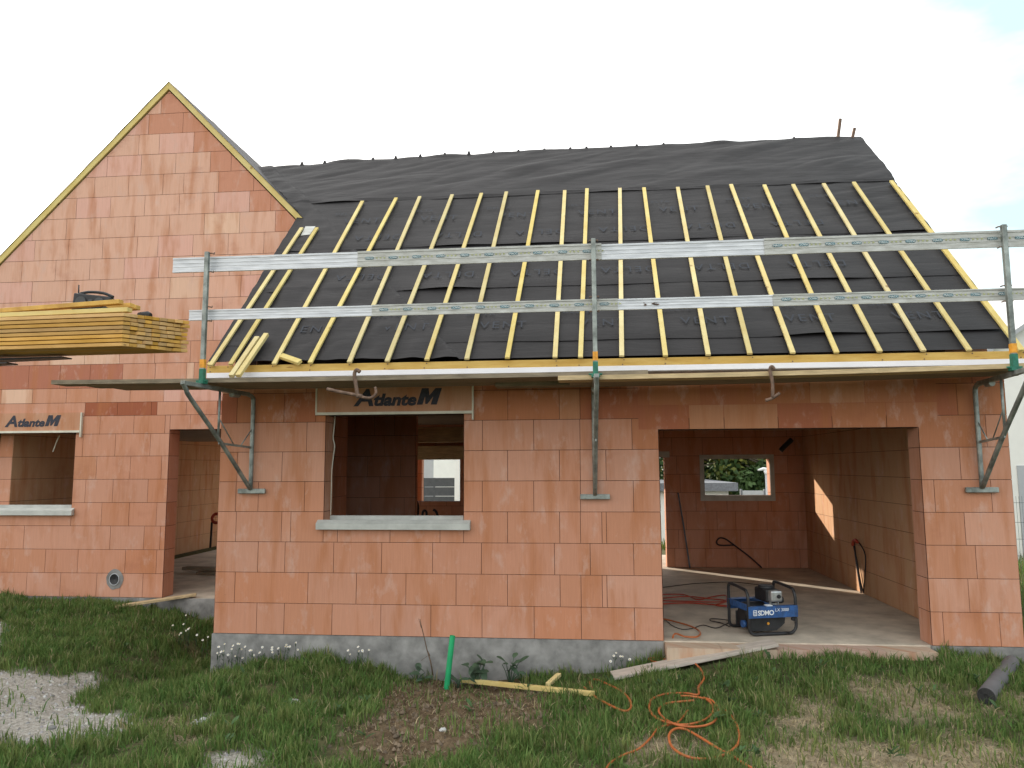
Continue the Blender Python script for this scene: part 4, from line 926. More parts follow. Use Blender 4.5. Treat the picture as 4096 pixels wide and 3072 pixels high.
# membrane roll
a = G(3945, 2785, 0.065); b = onY(4048, 2668, -0.06); b.z = max(b.z, -0.12)
a = a if a.y < -0.4 else a
root = empty('membrane_roll', a, label='roll of grey roofing membrane leaning against the foundation at the right corner', cat='roll')
d_ = (b-a).normalized(); mb = MB(); mb.tube([a, a+d_*0.02, b-d_*0.02, b], [0.060, 0.063, 0.062, 0.059], 28, caps=False); ob = mb.build('sheet', M_roll, root, loc=a.copy()); ob.location = (0, 0, 0)
mb = MB(); pts = []
s1 = d_.cross(Vector((0, 0, 1))).normalized(); s2 = s1.cross(d_); k = 90
for i in range(k):
    t = i/(k-1)*2*math.pi*7; r = 0.018+0.042*i/(k-1); pts.append(a-d_*0.002+(s1*math.cos(t)+s2*math.sin(t))*r)
mb.tube(pts, 0.0034, 6); ob = mb.build('rolled_end', M_rolle, root, loc=a.copy()); ob.location = (0, 0, 0)
mb = MB(); mb.tube([a+d_*0.006, a+d_*0.012], 0.059, 28); ob = mb.build('end_layers', M_rolle, root, loc=a.copy()); ob.location = (0, 0, 0)

# ================================================================== generator
P1 = onZ(2998, 2547, 0); P2 = onZ(3187, 2538, 0)
gx = (P2-P1); gx.z = 0; W = gx.length*1.0; gen = empty('generator', P1, math.atan2(gx.y, gx.x), label='blue portable generator with a black tube frame standing on the garage slab', cat='generator')
W = max(W, 0.5); D = 0.42; HT = 0.455; R_ = 0.0155
def tubeP(pts, name, r=R_, m=M_black, par=gen, n=5):
    mb = MB(); mb.tube(smooth_path(pts, n), r, 10); return mb.build(name, m, par)
hoop = lambda x: [(x, 0.0, .07), (x, 0, .20), (x, 0.0, .36), (x, .03, .42), (x, .08, .44), (x, D-.06, .455), (x, D-.01, .43), (x, D, .36), (x, D, .2), (x, D, .07)]
tubeP([(.10, 0, .018)]+[(.04, 0, .022), (0.005, 0, .06)]+hoop(0)[1:-1]+[(0, D, .06), (0.03, D, .022), (.10, D, .018)], 'frame_hoop')
tubeP([(W-.10, 0, .018)]+[(W-.05, 0, .022), (W-.005, 0, .07)]+hoop(W)[1:-1]+[(W, D, .06), (W-.03, D, .022), (W-.10, D, .018)], 'frame_hoop')
for y in (0, D): tubeP([(.08, y, .018), (W-.08, y, .018)], 'base_rail')
mb = MB(); mb.box((-.012, -.024, .175), (W+.012, -.018, .285)); mb.box((-.012, -.018, .279), (W+.012, .03, .285)); pf = mb.build('side_panel', M_blue, gen, bevel=0.002)
mb = MB(); mb.box((-.01, D+.018, .19), (W+.01, D+.024, .30)); mb.box((-.01, D-.06, .294), (W*.55, D+.018, .30)); mb.build('side_panel', M_blue, gen, bevel=0.002)
mb = MB(); mb.box((-.004, .03, .24), (.002, D-.03, .30)); mb.build('end_panel', M_blue, gen)
Tt = text_data('SDMO', 0.066, 0.0012, 0, 0.88); mb = MB(); put_text(mb, Tt, frame((.085, -.0255, .203), (1, 0, 0), (0, 0, 1), (0, -1, 0))); mb.build('lettering', M_whitep, pf)
mb = MB()
for z in (.2, .2155, .231, .2465): mb.box((.036, -.0265, z), (.075, -.0245, z+.006))
mb.box((.036, -.0265, .2), (.041, -.0245, .2525)); mb.box((.070, -.0265, .2), (.075, -.0245, .2525)); mb.build('emblem', M_whitep, pf)
Tt = text_data('LX 3000', 0.042, 0.0, 0.1, 1.0); mb = MB(); put_text(mb, Tt, frame((W*.54, -.0255, .235), (1, 0, 0), (0, 0, 1), (0, -1, 0))); mb.build('lettering', M_whitep, pf)
mb = MB(); mb.mesh([(.05, .04, .05), (W*.62, .04, .05), (W*.78, .04, .11), (W*.80, .04, .174), (.05, .04, .174), (.05, D-.06, .05), (W*.62, D-.06, .05), (W*.78, D-.06, .11), (W*.80, D-.06, .174), (.05, D-.06, .174)], [(0, 4, 3, 2, 1)[::-1], (5, 6, 7, 8, 9)[::-1], (0, 1, 6, 5), (1, 2, 7, 6), (2, 3, 8, 7), (3, 4, 9, 8), (4, 0, 5, 9)]); mb.build('crankcase', M_rubber, gen, bevel=0.01)
mb = MB(); mb.tube([(.03, D/2, .19), (.06, D/2, .19), (.26, D/2, .19)], [0.08, 0.105, 0.105], 20); mb.build('alternator', M_rubber, gen)
mb = MB(); mb.tube([(-.012, .12, .10), (.02, .12, .10)], 0.036, 16); mb.build('socket', M_blue, gen)
mb = MB(); mb.box((W*.46, .07, .30), (W*.76, .32, .43)); mb.build('engine_block', M_rubber, gen, bevel=0.02)
mb = MB(); mb.box((W*.50, .01, .315), (W*.75, .10, .425)); mb.build('silencer', M_engine, gen, bevel=0.018)
mb = MB(); mb.tube([(W*.66, .0, .37), (W*.66, .012, .37)], 0.020, 16); mb.build('exhaust_hole', M_black, gen)
mb = MB(); mb.box((W*.52, .05, .285), (W*.545, .07, .318)); mb.box((W*.68, .05, .285), (W*.705, .07, .318)); mb.box((W*.56, .045, .287), (W*.66, .06, .298)); mb.build('engine_foot', M_engine, gen)
mb = MB(); mb.tube([(W*.60, .2, .425), (W*.60, .2, .455)], [0.085, 0.07], 18); mb.build('recoil_housing', M_rubber, gen)
mb = MB(); mb.box((W*.72, .06, .29), (W*.84, .2, .36)); mb.build('air_filter', M_rubber, gen, bevel=0.02)
mb = MB(); mb.box((W*.38, -.012, .285), (W*.50, .05, .292)); mb.build('rating_plate', M_whitep, gen)
mb = MB(); mb.tube([(W*.44, .03, .11), (W*.44, .036, .11)], 0.013, 12); mb.build('oil_plug', M_oran, gen)
mb = MB(); mb.tube([(W*.95, .0, .15), (W*.95, .02, .15)], 0.02, 12); mb.build('rubber_foot', M_rubber, gen)

# ================================================================== inside: tubes, cables
def pipe(pts, plane, v, r, m, name, label, cat='conduit', reg=r7, n=6, group=None):
    f = {'Y': onY, 'X': onX}[plane]; w = [f(*reg(*p), v) for p in pts]; mb = MB(); mb.tube(smooth_path(w, n) if len(w) > 2 else w, r, 8)
    return mb.build(name, m, None, label=label, cat=cat, group=group)
M_bluebar = simple('grey_blue_tube', (0.10, 0.13, 0.16), 0.5, var=0.2)
pipe([(262, 640), (300, 860), (345, 1160)], 'Y', YG-0.12, 0.014, M_bluebar, 'leaning_tube', 'dark grey tube leaning on the back wall of the garage', 'tube')
pipe([(842, 1160), (760, 1085), (650, 1002), (590, 960), (550, 955), (530, 980), (550, 1003), (650, 1003)], 'Y', YG-0.08, 0.012, M_rubber, 'conduit_loop', 'black conduit bent into a loop on the garage back wall')
pipe([(972, 350), (1000, 320), (1050, 272)], 'Y', YG-0.5, 0.04, M_rubber, 'duct_stub', 'short black tube slanting down from the garage ceiling', 'tube')
XR = XW-0.40-0.03
pipe([(1480, 985), (1490, 1080), (1512, 1230), (1530, 1335)], 'X', XR, 0.012, M_roll, 'conduit_bundle', 'grey conduit rising from the slab against the right garage wall')
pipe([(1478, 1010), (1500, 1120), (1522, 1250), (1545, 1335)], 'X', XR-0.02, 0.011, M_rubber, 'conduit_bundle', 'black conduit rising from the slab against the right garage wall')
pipe([(1545, 1335), (1556, 1200), (1558, 1080), (1530, 1010), (1495, 972), (1478, 985)], 'X', XR, 0.008, M_rubber, 'conduit_bundle', 'thin black conduit arching over at the right garage wall')
pipe([(1470, 1005), (1475, 975), (1490, 968), (1502, 985)], 'X', XR-0.03, 0.02, M_hosed, 'conduit_tail', 'red conduit end curled on top of the bundle at the right garage wall')
r8 = rpx(1200, 1500, 2.5525)
pipe([(358, 395), (352, 500), (338, 640), (352, 720), (338, 850), (322, 1000), (318, 1180), (310, 1440)], 'Y', 0.20, 0.007, M_trim, 'hanging_cable', 'pale cable hanging down the left side of the shuttered window opening', 'cable', reg=r8)
for i, pts in enumerate(([(1095, 1470), (1105, 1380), (1130, 1310), (1155, 1290), (1170, 1330)], [(1195, 1470), (1205, 1380), (1195, 1300), (1160, 1290)], [(1245, 1470), (1255, 1400), (1275, 1385), (1292, 1410), (1285, 1470)], [(1360, 1375), (1385, 1390), (1405, 1430), (1415, 1470)])):
    pipe(pts, 'Y', 4.0, 0.02, M_rubber, 'conduit_loop', ['black conduit at the left behind the window sill, leaning outwards', 'black conduit rising straight behind the window sill', 'small black conduit arch behind the window sill', 'black conduit end curling down behind the window sill at the right'][i], reg=r8, group='conduits seen through the window')
r5 = rpx(600, 1450, 2.16)
pipe([(520, 1600), (528, 1490), (535, 1380)], 'Y', 6.0, 0.02, M_rubber, 'wall_conduit', 'black conduit rising along the wall inside the left doorway', reg=r5)
pipe([(590, 1310), (562, 1310), (540, 1335), (540, 1365), (560, 1383), (590, 1383)], 'Y', 6.0, 0.028, M_hosed, 'conduit_coil', 'red conduit coil on the wall inside the left doorway', reg=r5)
pipe([(238, 120*0+10), (225, 40), (212, 75)], 'Y', YL+0.3, 0.008, M_trim, 'hanging_strap', 'pale strap hanging in the left window opening', 'strap', reg=rpx(0, 1730, 1.0) if False else (lambda u, v: (u, 1732+v)))

# ================================================================== plants
def leaf(mb, base, d, up, L, w, droop=0.3, n=6, fold=0.15, c=(1, 1, 1)):
    d = d.normalized(); side = d.cross(up).normalized(); V = []
    for i in range(n+1):
        t = i/n; p = base+d*(L*t)+up*(L*(0.25*t-droop*t*t)); ww = w*math.sin(math.pi*min(1, t*0.92+0.06))**0.7
        V += [p-side*ww+up*(fold*ww), p, p+side*ww+up*(fold*ww)]
    F = []
    for i in range(n): a = i*3; F += [(a, a+1, a+4, a+3), (a+1, a+2, a+5, a+4)]
    mb.mesh(V, F, 0, c, smooth=True)
def dock(px, Y, n, L, h, label, seed):
    rnd = random.Random(seed); b = onY(*px, Y); b.z = ground_z(b.x, b.y); root = empty('dock_plant', b, label=label, cat='plant', group='dock plants at the foot of the wall')
    mb = MB(); st = MB()
    for i in range(n):
        a = rnd.uniform(0, 2*math.pi); z = rnd.uniform(0.25, 1)*h; l = L*rnd.uniform(0.55, 1.0)
        p = Vector((rnd.uniform(-.09, .09), rnd.uniform(-.03, .03), z)); st.tube([(0, 0, 0), p*0.6+Vector((0, 0, 0.02)), p], [0.005, 0.004, 0.003], 5)
        leaf(mb, p, Vector((math.cos(a), math.sin(a)*0.6-0.2, rnd.uniform(-.1, .9))), Vector((0, -0.3, 1)).normalized(), l, l*rnd.uniform(.22, .34), rnd.uniform(.1, .5))
    mb.build('leaves', M_dock, root); st.build('stem', M_dock, root)
dock((1905, 2690), -0.22, 16, 0.13, 0.26, 'broad leaved dock plant right of the green conduit against the foundation', 3)
dock((2040, 2680), -0.20, 11, 0.13, 0.27, 'upright dock plant with dark folded leaves, to the right of its neighbour', 8)
dock((1835, 2705), -0.22, 6, 0.11, 0.10, 'low dock leaves directly behind the green conduit', 11)
dock((1665, 2710), -0.20, 5, 0.13, 0.12, 'small dock plant left of the bare brown stalk', 5)
def daisies(pxs, Y, label, seed):
    rnd = random.Random(seed); b = onY(*pxs[0], Y); b.z = ground_z(b.x, b.y); root = empty('daisy_clump', b, label=label, cat='flowers', group='white daisies along the foundation')
    fl = MB(); st = MB(); ye = MB(); lf = MB()
    for px in pxs:
        p = onY(px[0]+rnd.uniform(-3, 3), px[1]+rnd.uniform(-3, 3), Y+rnd.uniform(-.06, .06))-b; gb = Vector((p.x+rnd.uniform(-.03, .03), p.y, ground_z(b.x+p.x, b.y+p.y)-b.z))
        if p.z < gb.z+0.04: p.z = gb.z+0.05
        st.tube([gb, (gb+p)/2+Vector((rnd.uniform(-.01, .01), 0, 0)), p], 0.0016, 4)
        for k in range(3): leaf(lf, gb+(p-gb)*rnd.uniform(.2, .8), Vector((rnd.uniform(-1, 1), rnd.uniform(-1, .3), .6)), Vector((0, 0, 1)), 0.05, 0.005)
        nn = Vector((rnd.uniform(-.4, .4), -0.7, 0.7+rnd.uniform(-.3, .3))).normalized(); a1 = nn.orthogonal().normalized(); a2 = nn.cross(a1); R = rnd.uniform(.008, .013)
        for k in range(9):
            t = 2*math.pi*k/9; q = a1*math.cos(t)+a2*math.sin(t); s = nn.cross(q); fl.poly([p+q*.003-s*.002, p+q*R-s*.004, p+q*R+s*.004, p+q*.003+s*.002])
        ye.tube([p, p+nn*.004], [0.005, 0.003], 7)
    fl.build('petals', M_petal, root); ye.build('flower_centres', M_yolk, root); st.build('stems', M_dock, root); lf.build('leaves', M_dock, root)
q1 = rpx(0, 2000, 1.548)
daisies([q1(u, v) for u, v in [(1155, 710), (1132, 765), (1072, 780), (1165, 795), (1120, 825), (1215, 835), (1255, 870), (1285, 850), (1108, 835), (1150, 812), (1318, 888), (1168, 790)]], 0.9, 'loose group of white daisies on the slope below the left doorway', 1)
daisies([q1(u, v) for u, v in [(1350, 905), (1368, 940), (1345, 950), (1380, 935), (1408, 960), (1438, 920), (1460, 965), (1485, 890), (1500, 925), (1520, 912), (1552, 935), (1500, 978), (1395, 890), (1440, 905), (1470, 890), (1358, 955)]], -0.12, 'dense clump of white daisies at the front left corner of the foundation', 2)
daisies([r2(u, v) for u, v in [(110, 615), (185, 635), (192, 610), (238, 620), (320, 590), (350, 608), (395, 575), (330, 610), (415, 635), (195, 655), (78, 660), (300, 610), (8, 640), (30, 685)]], -0.12, 'white daisies in front of the foundation below the first full blocks', 3)
daisies([r2(u, v) for u, v in [(850, 648), (930, 608), (940, 652), (970, 652), (1025, 637), (860, 675), (965, 645), (975, 660)]], -0.12, 'small cluster of white daisies in the middle of the foundation', 4)
daisies([r3(u, v) for u, v in [(1000, 660), (1040, 690), (960, 735), (1060, 700), (985, 690), (1120, 720)]], -0.12, 'few pale daisies near the corner of the garage opening', 6)
# stones
def stone(px, r, label, dz=0.0, seed=1, name='stone', m=M_stone):
    p = G(*px, 0.01); rnd = random.Random(seed); V = []; F = []; nu, nv = 9, 6
    for j in range(nv+1):
        for i in range(nu):
            th_ = math.pi*j/nv; ph = 2*math.pi*i/nu; d = Vector((math.sin(th_)*math.cos(ph), math.sin(th_)*math.sin(ph), math.cos(th_))); k = 1+0.35*mnoise.noise(d*1.6+Vector((seed, 0, 0)))
            V.append(p+Vector((d.x*r*k, d.y*r*k*0.7, d.z*r*k*0.55)))
    for j in range(nv):
        for i in range(nu): a = j*nu+i; b = j*nu+(i+1) % nu; F.append((a, a+nu, b+nu, b))
    mb = MB(); mb.mesh(V, F); return mb.build(name, m, None, label=label, cat='stone', group='pale stones in the grass')
stone((1176, 2808), 0.05, 'pale stone in the grass left of the churned soil', seed=2); stone((790, 2892), 0.045, 'pale stone in the grass above the lower gravel patch', seed=5); stone((815, 2880), 0.035, 'smaller pale stone touching the one above the lower gravel patch', seed=7)
stone((1390, 2820), 0.03, 'grey green stone at the left edge of the churned soil', seed=9); stone((210, 2910), 0.03, 'dark stone lying on the gravel', seed=11, m=M_conc); stone((1772, 2920), 0.03, 'buff clod on top of the churned soil', seed=12)
# ================================================================== ground cover
def scatter(name, n, seed, region, hfun, label, mat, wbase=0.0045, cat='grass'):
    """n blades as one mesh: quad and tip triangle each"""
    R = np.random.default_rng(seed); x0, x1, y0, y1 = region
    X = R.uniform(x0, x1, n); Y = R.uniform(y0, y1, n)
    ok = ~((X > -0.01) & (X < XW+0.01) & (Y > -0.02)) & ~((Y > YL-0.03)); X, Y = X[ok], Y[ok]
    ok = ~((X > 4.49) & (X < 6.94) & (Y > -0.215)); X, Y = X[ok], Y[ok]
    ex, ey_ = pb_.x-pa_.x, max(pb_.y, -0.12)-pa_.y; tt = np.clip(((X-pa_.x)*ex+(Y-pa_.y)*ey_)/(ex*ex+ey_*ey_), 0.12, 1)
    ok = np.hypot(X-pa_.x-tt*ex, Y-pa_.y-tt*ey_) > 0.15; X, Y = X[ok], Y[ok]
    hh, cc, keep, flat = hfun(X, Y, R); X, Y, hh, cc, flat = X[keep], Y[keep], hh[keep], cc[keep], flat[keep]
    n = len(X); Z = np.array([ground_z(a, b) for a, b in zip(X, Y)])
    az = R.uniform(0, 2*np.pi, n); lean = (R.uniform(0.05, 0.75, n)+flat)*hh
    dx, dy = np.cos(az), np.sin(az); fa = R.uniform(0, 2*np.pi, n); wx, wy = np.cos(fa)*wbase, np.sin(fa)*wbase; wm = R.uniform(0.6, 1.4, n); wx *= wm; wy *= wm
    zz = np.sqrt(np.maximum(hh**2-np.minimum(lean, hh*0.97)**2, (0.10*hh)**2))
    B = np.stack([X, Y, Z-0.01], 1); Wv = np.stack([wx, wy, np.zeros(n)], 1)
    M1 = np.stack([X+dx*lean*0.35, Y+dy*lean*0.35, Z+zz*0.62], 1); T = np.stack([X+dx*lean, Y+dy*lean, Z+zz], 1)
    V = np.stack([B-Wv, B+Wv, M1+Wv*0.75, M1-Wv*0.75, T], 1).reshape(-1, 3)
    i = np.arange(n)*5
    me = bpy.data.meshes.new(name); me.vertices.add(5*n); me.vertices.foreach_set('co', V.ravel().astype(np.float32))
    loops = np.stack([i, i+1, i+2, i+3, i+3, i+2, i+4], 1).ravel(); me.loops.add(7*n); me.loops.foreach_set('vertex_index', loops.astype(np.int32))
    me.polygons.add(2*n); ls = np.stack([np.arange(n)*7, np.arange(n)*7+4], 1).ravel(); me.polygons.foreach_set('loop_start', ls.astype(np.int32))
    me.update(calc_edges=True); me.materials.append(mat)
    at = me.color_attributes.new('Col', 'FLOAT_COLOR', 'POINT'); C = np.repeat(np.concatenate([cc, np.ones((n, 1))], 1), 5, 0)
    at.data.foreach_set('color', C.ravel().astype(np.float32))
    o = bpy.data.objects.new(name, me); col.objects.link(o); return tag(o, label, cat, kind='stuff')
def nz2(X, Y, s, seed): return np.array([mnoise.noise(Vector((a*s, b*s, seed))) for a, b in zip(X, Y)])
def green(X, Y, R):
    g, s, d = masks(X, Y); c1 = nz2(X, Y, 2.2, 11.0); c2 = nz2(X, Y, 6.0, 13.0)
    c3 = nz2(X, Y, 14.0, 17.0); hh = (0.05+0.06*np.clip(c1+0.25, 0, 1)+0.06*np.clip(c2, 0, 1)+0.075*np.clip(c3, 0, 1))*R.uniform(0.45, 1.3, len(X)); hh *= np.where(Y > 0.3, 1.0, 1.0)
    hh *= np.where((Y > -0.35) & (X > 0), 1.15, 1.0)
    dens = np.clip(0.68+1.1*c1+0.8*c2+0.8*c3, 0.12, 1)*(1-0.97*g)*(1-0.95*s)*(1-0.90*d)
    keep = R.uniform(0, 1, len(X)) < dens
    base = np.array([0.082, 0.165, 0.038]); yel = np.array([0.20, 0.22, 0.075]); drk = np.array([0.045, 0.100, 0.026])
    t = np.clip(R.normal(0.28+0.5*c2+0.35*d, 0.22), 0, 1)[:, None]; u = np.clip(-c1*1.2, 0, 1)[:, None]*0.6
    cc = base*(1-t)+yel*t; cc = cc*(1-u)+drk*u; cc *= R.uniform(0.7, 1.35, (len(X), 1))
    st = R.uniform(0, 1, len(X)) < 0.05; cc[st] = np.array([0.34, 0.29, 0.16])
    return hh, cc, keep, np.where(c2 < -0.2, 0.4, 0.0)
scatter('grass', 420000, 1, (-5.0, 9.6, -2.95, 1.92), green, 'dense green tufted grass covering the building plot', M_blade)
def straw(X, Y, R):
    g, s, d = masks(X, Y); c1 = nz2(X, Y, 4.0, 21.0)
    keep = R.uniform(0, 1, len(X)) < (d*0.9+0.05*(1-g)+s*0.10)
    hh = R.uniform(0.03, 0.09, len(X)); cc = np.array([0.42, 0.34, 0.21])*R.uniform(0.5, 1.35, (len(X), 1))
    return hh, cc, keep, np.full(len(X), 0.75)
scatter('dry_grass', 120000, 2, (-5.0, 9.6, -2.95, 0.4), straw, 'flattened straw coloured dry grass in patches on the right', M_blade, 0.003)
def weeds():
    R = random.Random(31); mb = MB()
    for k in range(230):
        x = R.uniform(-4.6, 9.2); y = R.uniform(-2.8, 1.7)
        if (y > -0.3 and 4.4 < x < 7) or (x > -0.1 and y > -0.1) : continue
        if mnoise.noise(Vector((x*0.9, y*0.9, 40.0))) < -0.05: continue
        b = Vector((x, y, ground_z(x, y)+0.01)); n = R.randint(4, 9); g_ = R.uniform(.7, 1.3); c = (0.07*g_, 0.125*g_, 0.05*g_)
        for i in range(n):
            a = R.uniform(0, 6.28); l = R.uniform(.03, .085); leaf(mb, b+Vector((R.uniform(-.02, .02), R.uniform(-.02, .02), R.uniform(0, .05))), Vector((math.cos(a), math.sin(a), R.uniform(.2, 1.0))), Vector((0, 0, 1)), l, l*R.uniform(.12, .24), R.uniform(.1, .5), 4, 0.15, c)
    mb.build('weeds', M_blade, None, label='low broad leaved weeds scattered through the grass', cat='weeds', kind='stuff')
weeds()
def far(X, Y, R):
    c1 = nz2(X, Y, 1.2, 31.0); hh = R.uniform(0.06, 0.2, len(X)); cc = np.array([0.10, 0.16, 0.04])*R.uniform(0.6, 1.5, (len(X), 1)); return hh, cc, np.ones(len(X), bool), np.zeros(len(X))
def field():
    R = np.random.default_rng(5); n = 26000; X = R.uniform(-6, 14, n); Y = R.uniform(9.0, 18, n)
    X = np.concatenate([X, R.uniform(8.0, 15, 16000), R.uniform(-11, -6.3, 9000)]); Y = np.concatenate([Y, R.uniform(-2.5, 9, 16000), R.uniform(-2.5, 9, 9000)])
    Z = np.array([ground_z(a, b) for a, b in zip(X, Y)]); mb = MB()
    for x, y, z in zip(X, Y, Z):
        h = R.uniform(0.06, 0.3); a = R.uniform(0, 6.28); w = 0.012; c = (0.10*R.uniform(.6, 1.6), 0.15*R.uniform(.6, 1.4), 0.04)
        mb.poly([(x-w*math.cos(a), y-w*math.sin(a), z), (x+w*math.cos(a), y+w*math.sin(a), z), (x+R.uniform(-.07, .07), y+R.uniform(-.07, .07), z+h)], 0, c)
    mb.build('meadow', M_blade, None, label='rough sunlit meadow grass behind the house', cat='grass', kind='stuff')
field()
def pebbles():
    R = np.random.default_rng(8); n = 7000; X = R.uniform(-5, 1.5, n); Y = R.uniform(-2.95, 0.6, n); g, s, d = masks(X, Y); k = (R.uniform(0, 1, n) < g); X, Y = X[k], Y[k]; mb = MB()
    for x, y in zip(X, Y):
        r = R.uniform(.006, .022); z = ground_z(x, y); v = R.uniform(.16, .5)**1.0; c = (v, v*R.uniform(.92, 1.0), v*R.uniform(.84, .98))
        a = R.uniform(0, 6.28); p = [(x+r*math.cos(a+k_*1.2566)*R.uniform(.7, 1.2), y+r*math.sin(a+k_*1.2566)*R.uniform(.7, 1.2), z-0.004) for k_ in range(5)]; t = (x, y, z+r*R.uniform(.5, .9))
        mb.mesh(p+[t], [(0, 1, 5), (1, 2, 5), (2, 3, 5), (3, 4, 5), (4, 0, 5)], 0, c)
    m, nt, ns, ls, P = newmat('pebble'); at = N(nt, 'ShaderNodeVertexColor'); at.layer_name = 'Col'; ls.new(at.outputs[0], P.inputs['Base Color']); P.inputs['Roughness'].default_value = 0.9
    mb.build('gravel', m, None, label='pale crushed gravel lying in patches at the lower left', cat='gravel', kind='stuff')
    R = np.random.default_rng(9); n = 9000; X = R.uniform(0, 5, n); Y = R.uniform(-2.95, 0, n); g, s, d = masks(X, Y); k = (R.uniform(0, 1, n) < s*0.55); X, Y = X[k], Y[k]; mb = MB()
    for x, y in zip(X, Y):
        r = R.uniform(.006, .03)*R.uniform(.4, 1); z = ground_z(x, y)+0.008; v = R.uniform(.09, .22); c = (v, v*.74, v*.50)
        a = R.uniform(0, 6.28); p = [(x+r*math.cos(a+k_*1.2566)*R.uniform(.6, 1.3), y+r*math.sin(a+k_*1.2566)*R.uniform(.6, 1.2), z-0.01) for k_ in range(5)]; t = (x, y, z+r*R.uniform(.5, .9))
        mb.mesh(p+[t], [(0, 1, 5), (1, 2, 5), (2, 3, 5), (3, 4, 5), (4, 0, 5)], 0, c)
    mb.build('soil_clods', m, None, label='churned brown soil crumbs in the middle of the grass', cat='soil', kind='stuff')
pebbles()

# ================================================================== background
def tree(x, y, h, r, label, kind=0, seed=1, z0=None):
    rnd = random.Random(seed); z = ground_z(x, y, False) if z0 is None else z0
    root = empty('pine_tree' if kind == 2 else 'leafy_tree', (x, y, z), label=label, cat='tree', group='trees behind the plot')
    mb = MB(); mb.tube([(0, 0, -.3), (0.1, 0, h*.35), (0, .1, h*.7), (0, 0, h*.95)], [0.28, .2, .12, .03], 8)
    for k in range(7):
        a = rnd.uniform(0, 6.28); b = h*rnd.uniform(.3, .7); mb.tube([(0, 0, b), (math.cos(a)*r*.4, math.sin(a)*r*.4, b+h*.1), (math.cos(a)*r*.75, math.sin(a)*r*.75, b+h*.14)], [0.09, .06, .02], 6)
    mb.build('trunk', M_bark, root)
    R = np.random.default_rng(seed); nc = 46; cl = []
    for k in range(nc):
        t = R.uniform(0.12, 1.0); rr = r*math.sin(math.pi*min(1, 0.15+t*0.82))**0.6; a = R.uniform(0, 6.28); q = R.uniform(.3, 1)**.5
        cl.append((math.cos(a)*rr*q, math.sin(a)*rr*q, h*(0.08+0.9*t), R.uniform(.5, 1.0)*r*0.30))
    n = 5200; idx = R.integers(0, nc, n); P = np.array(cl)[idx]; D = R.normal(0, 1, (n, 3)); D /= np.linalg.norm(D, axis=1)[:, None]; C = P[:, :3]+D*(P[:, 3:4]*R.uniform(.55, 1.15, (n, 1)))
    A = R.normal(0, 1, (n, 3)); A /= np.linalg.norm(A, axis=1)[:, None]; Bv = np.cross(A, D); Bv /= np.linalg.norm(Bv, axis=1)[:, None]+1e-9; s = R.uniform(.10, .26, (n, 1))
    V = np.stack([C-A*s, C+Bv*s*.6, C+A*s, C-Bv*s*.6], 1).reshape(-1, 3); me = bpy.data.meshes.new('crown'); me.from_pydata(V.tolist(), [], (np.arange(n*4).reshape(n, 4)).tolist())
    me.materials.append(M_leafd); me.materials.append(M_leafy); mi = np.where(R.uniform(0, 1, nc)[idx] < (0.3 if kind == 0 else 0.65), 1, 0); me.polygons.foreach_set('material_index', mi.astype(np.int32))
    o = bpy.data.objects.new('crown', me); col.objects.link(o); o.parent = root
k = 0
tl = ['dark green tree seen through the door slit at the left of the garage', 'yellowing bushy tree behind the bungalow, seen at the left of the garage back window', 'dark dense tree in the middle of the garage back window', 'green tree with yellow patches seen at the right of the garage back window', 'tall dark tree behind the others, above the garage back window', 'bushy tree hidden mostly by the right garage wall']
for (x, y, h, r, kd), lb in zip([(8.6, 36, 7.5, 3.4, 0), (11.6, 38, 7.2, 3.2, 1), (14.2, 36, 7.0, 3.0, 0), (16.8, 37, 7.4, 3.2, 1), (13.2, 44, 9.0, 4.0, 0), (20.0, 38, 7.5, 3.4, 1)], tl):
    tree(x, y, h, r, lb, kd, 100+k); k += 1
def simple_house(name, x0, x1, y0, y1, z0, zw, label, roof='flat', over=0.4, wallm=None, roofm=None, holes=(), ridge=2.0):
    root = empty(name, (x0, y0, z0), label=label, cat='house'); W_, D_, Hh = x1-x0, y1-y0, zw-z0
    mb = MB(); mb.box((0, 0, -0.5), (W_, D_, Hh)); mb.build('wall', wallm or M_render, root)
    mb = MB()
    if roof == 'flat': mb.box((-over, -over, Hh+0.001), (W_+over, D_+over, Hh+0.35))
    else: mb.mesh([(-over, -over, Hh), (W_+over, -over, Hh), (W_+over, D_+over, Hh), (-over, D_+over, Hh), (-over, D_/2, Hh+ridge), (W_+over, D_/2, Hh+ridge)], [(0, 1, 5, 4), (2, 3, 4, 5), (0, 4, 3), (1, 2, 5), (0, 3, 2, 1)])
    mb.build('roof', roofm or M_slate, root)
    for (a, b, c, d) in holes:
        mb = MB(); mb.box((a, -0.03, c), (b, 0.02, d)); w = mb.build('window', M_dark, root); mb = MB(); mb.box((a+.06, -0.04, c+.06), (b-.06, -0.031, d-.06)); mb.build('pane', M_glass, w)
    return root
r7y = lambda u, v, Y: onY(*r7(u, v), Y)
YH = 26.0
a = r7y(330, 600, YH); b = r7y(612, 656, YH); zt = r7y(500, 628, YH).z
simple_house('bungalow', a.x-7, b.x, YH, YH+8, -2.4, zt, 'low white bungalow with a grey flat roof seen through the garage back window', over=0.35, holes=[(1.0, 2.2, 1.4, 2.2)])
# panel fence beyond
a = r7y(700, 640, 24.0); b = r7y(960, 640, 24.0)
root = empty('panel_fence', (a.x, 24.0, -2.3), label='grey panel fence to the right of the bungalow', cat='fence'); n = 4; w = (b.x-a.x+6)/8; zt = r7y(800, 626, 24.0).z+2.3
for i in range(8):
    mb = MB(); mb.box((i*w+.04, 0, 0), ((i+1)*w-.04, .05, zt)); mb.build('panel', M_grender, root); mb = MB(); mb.box((i*w-.04, -.03, 0), (i*w+.04, .08, zt+.06)); mb.build('fence_post', M_slate, root)
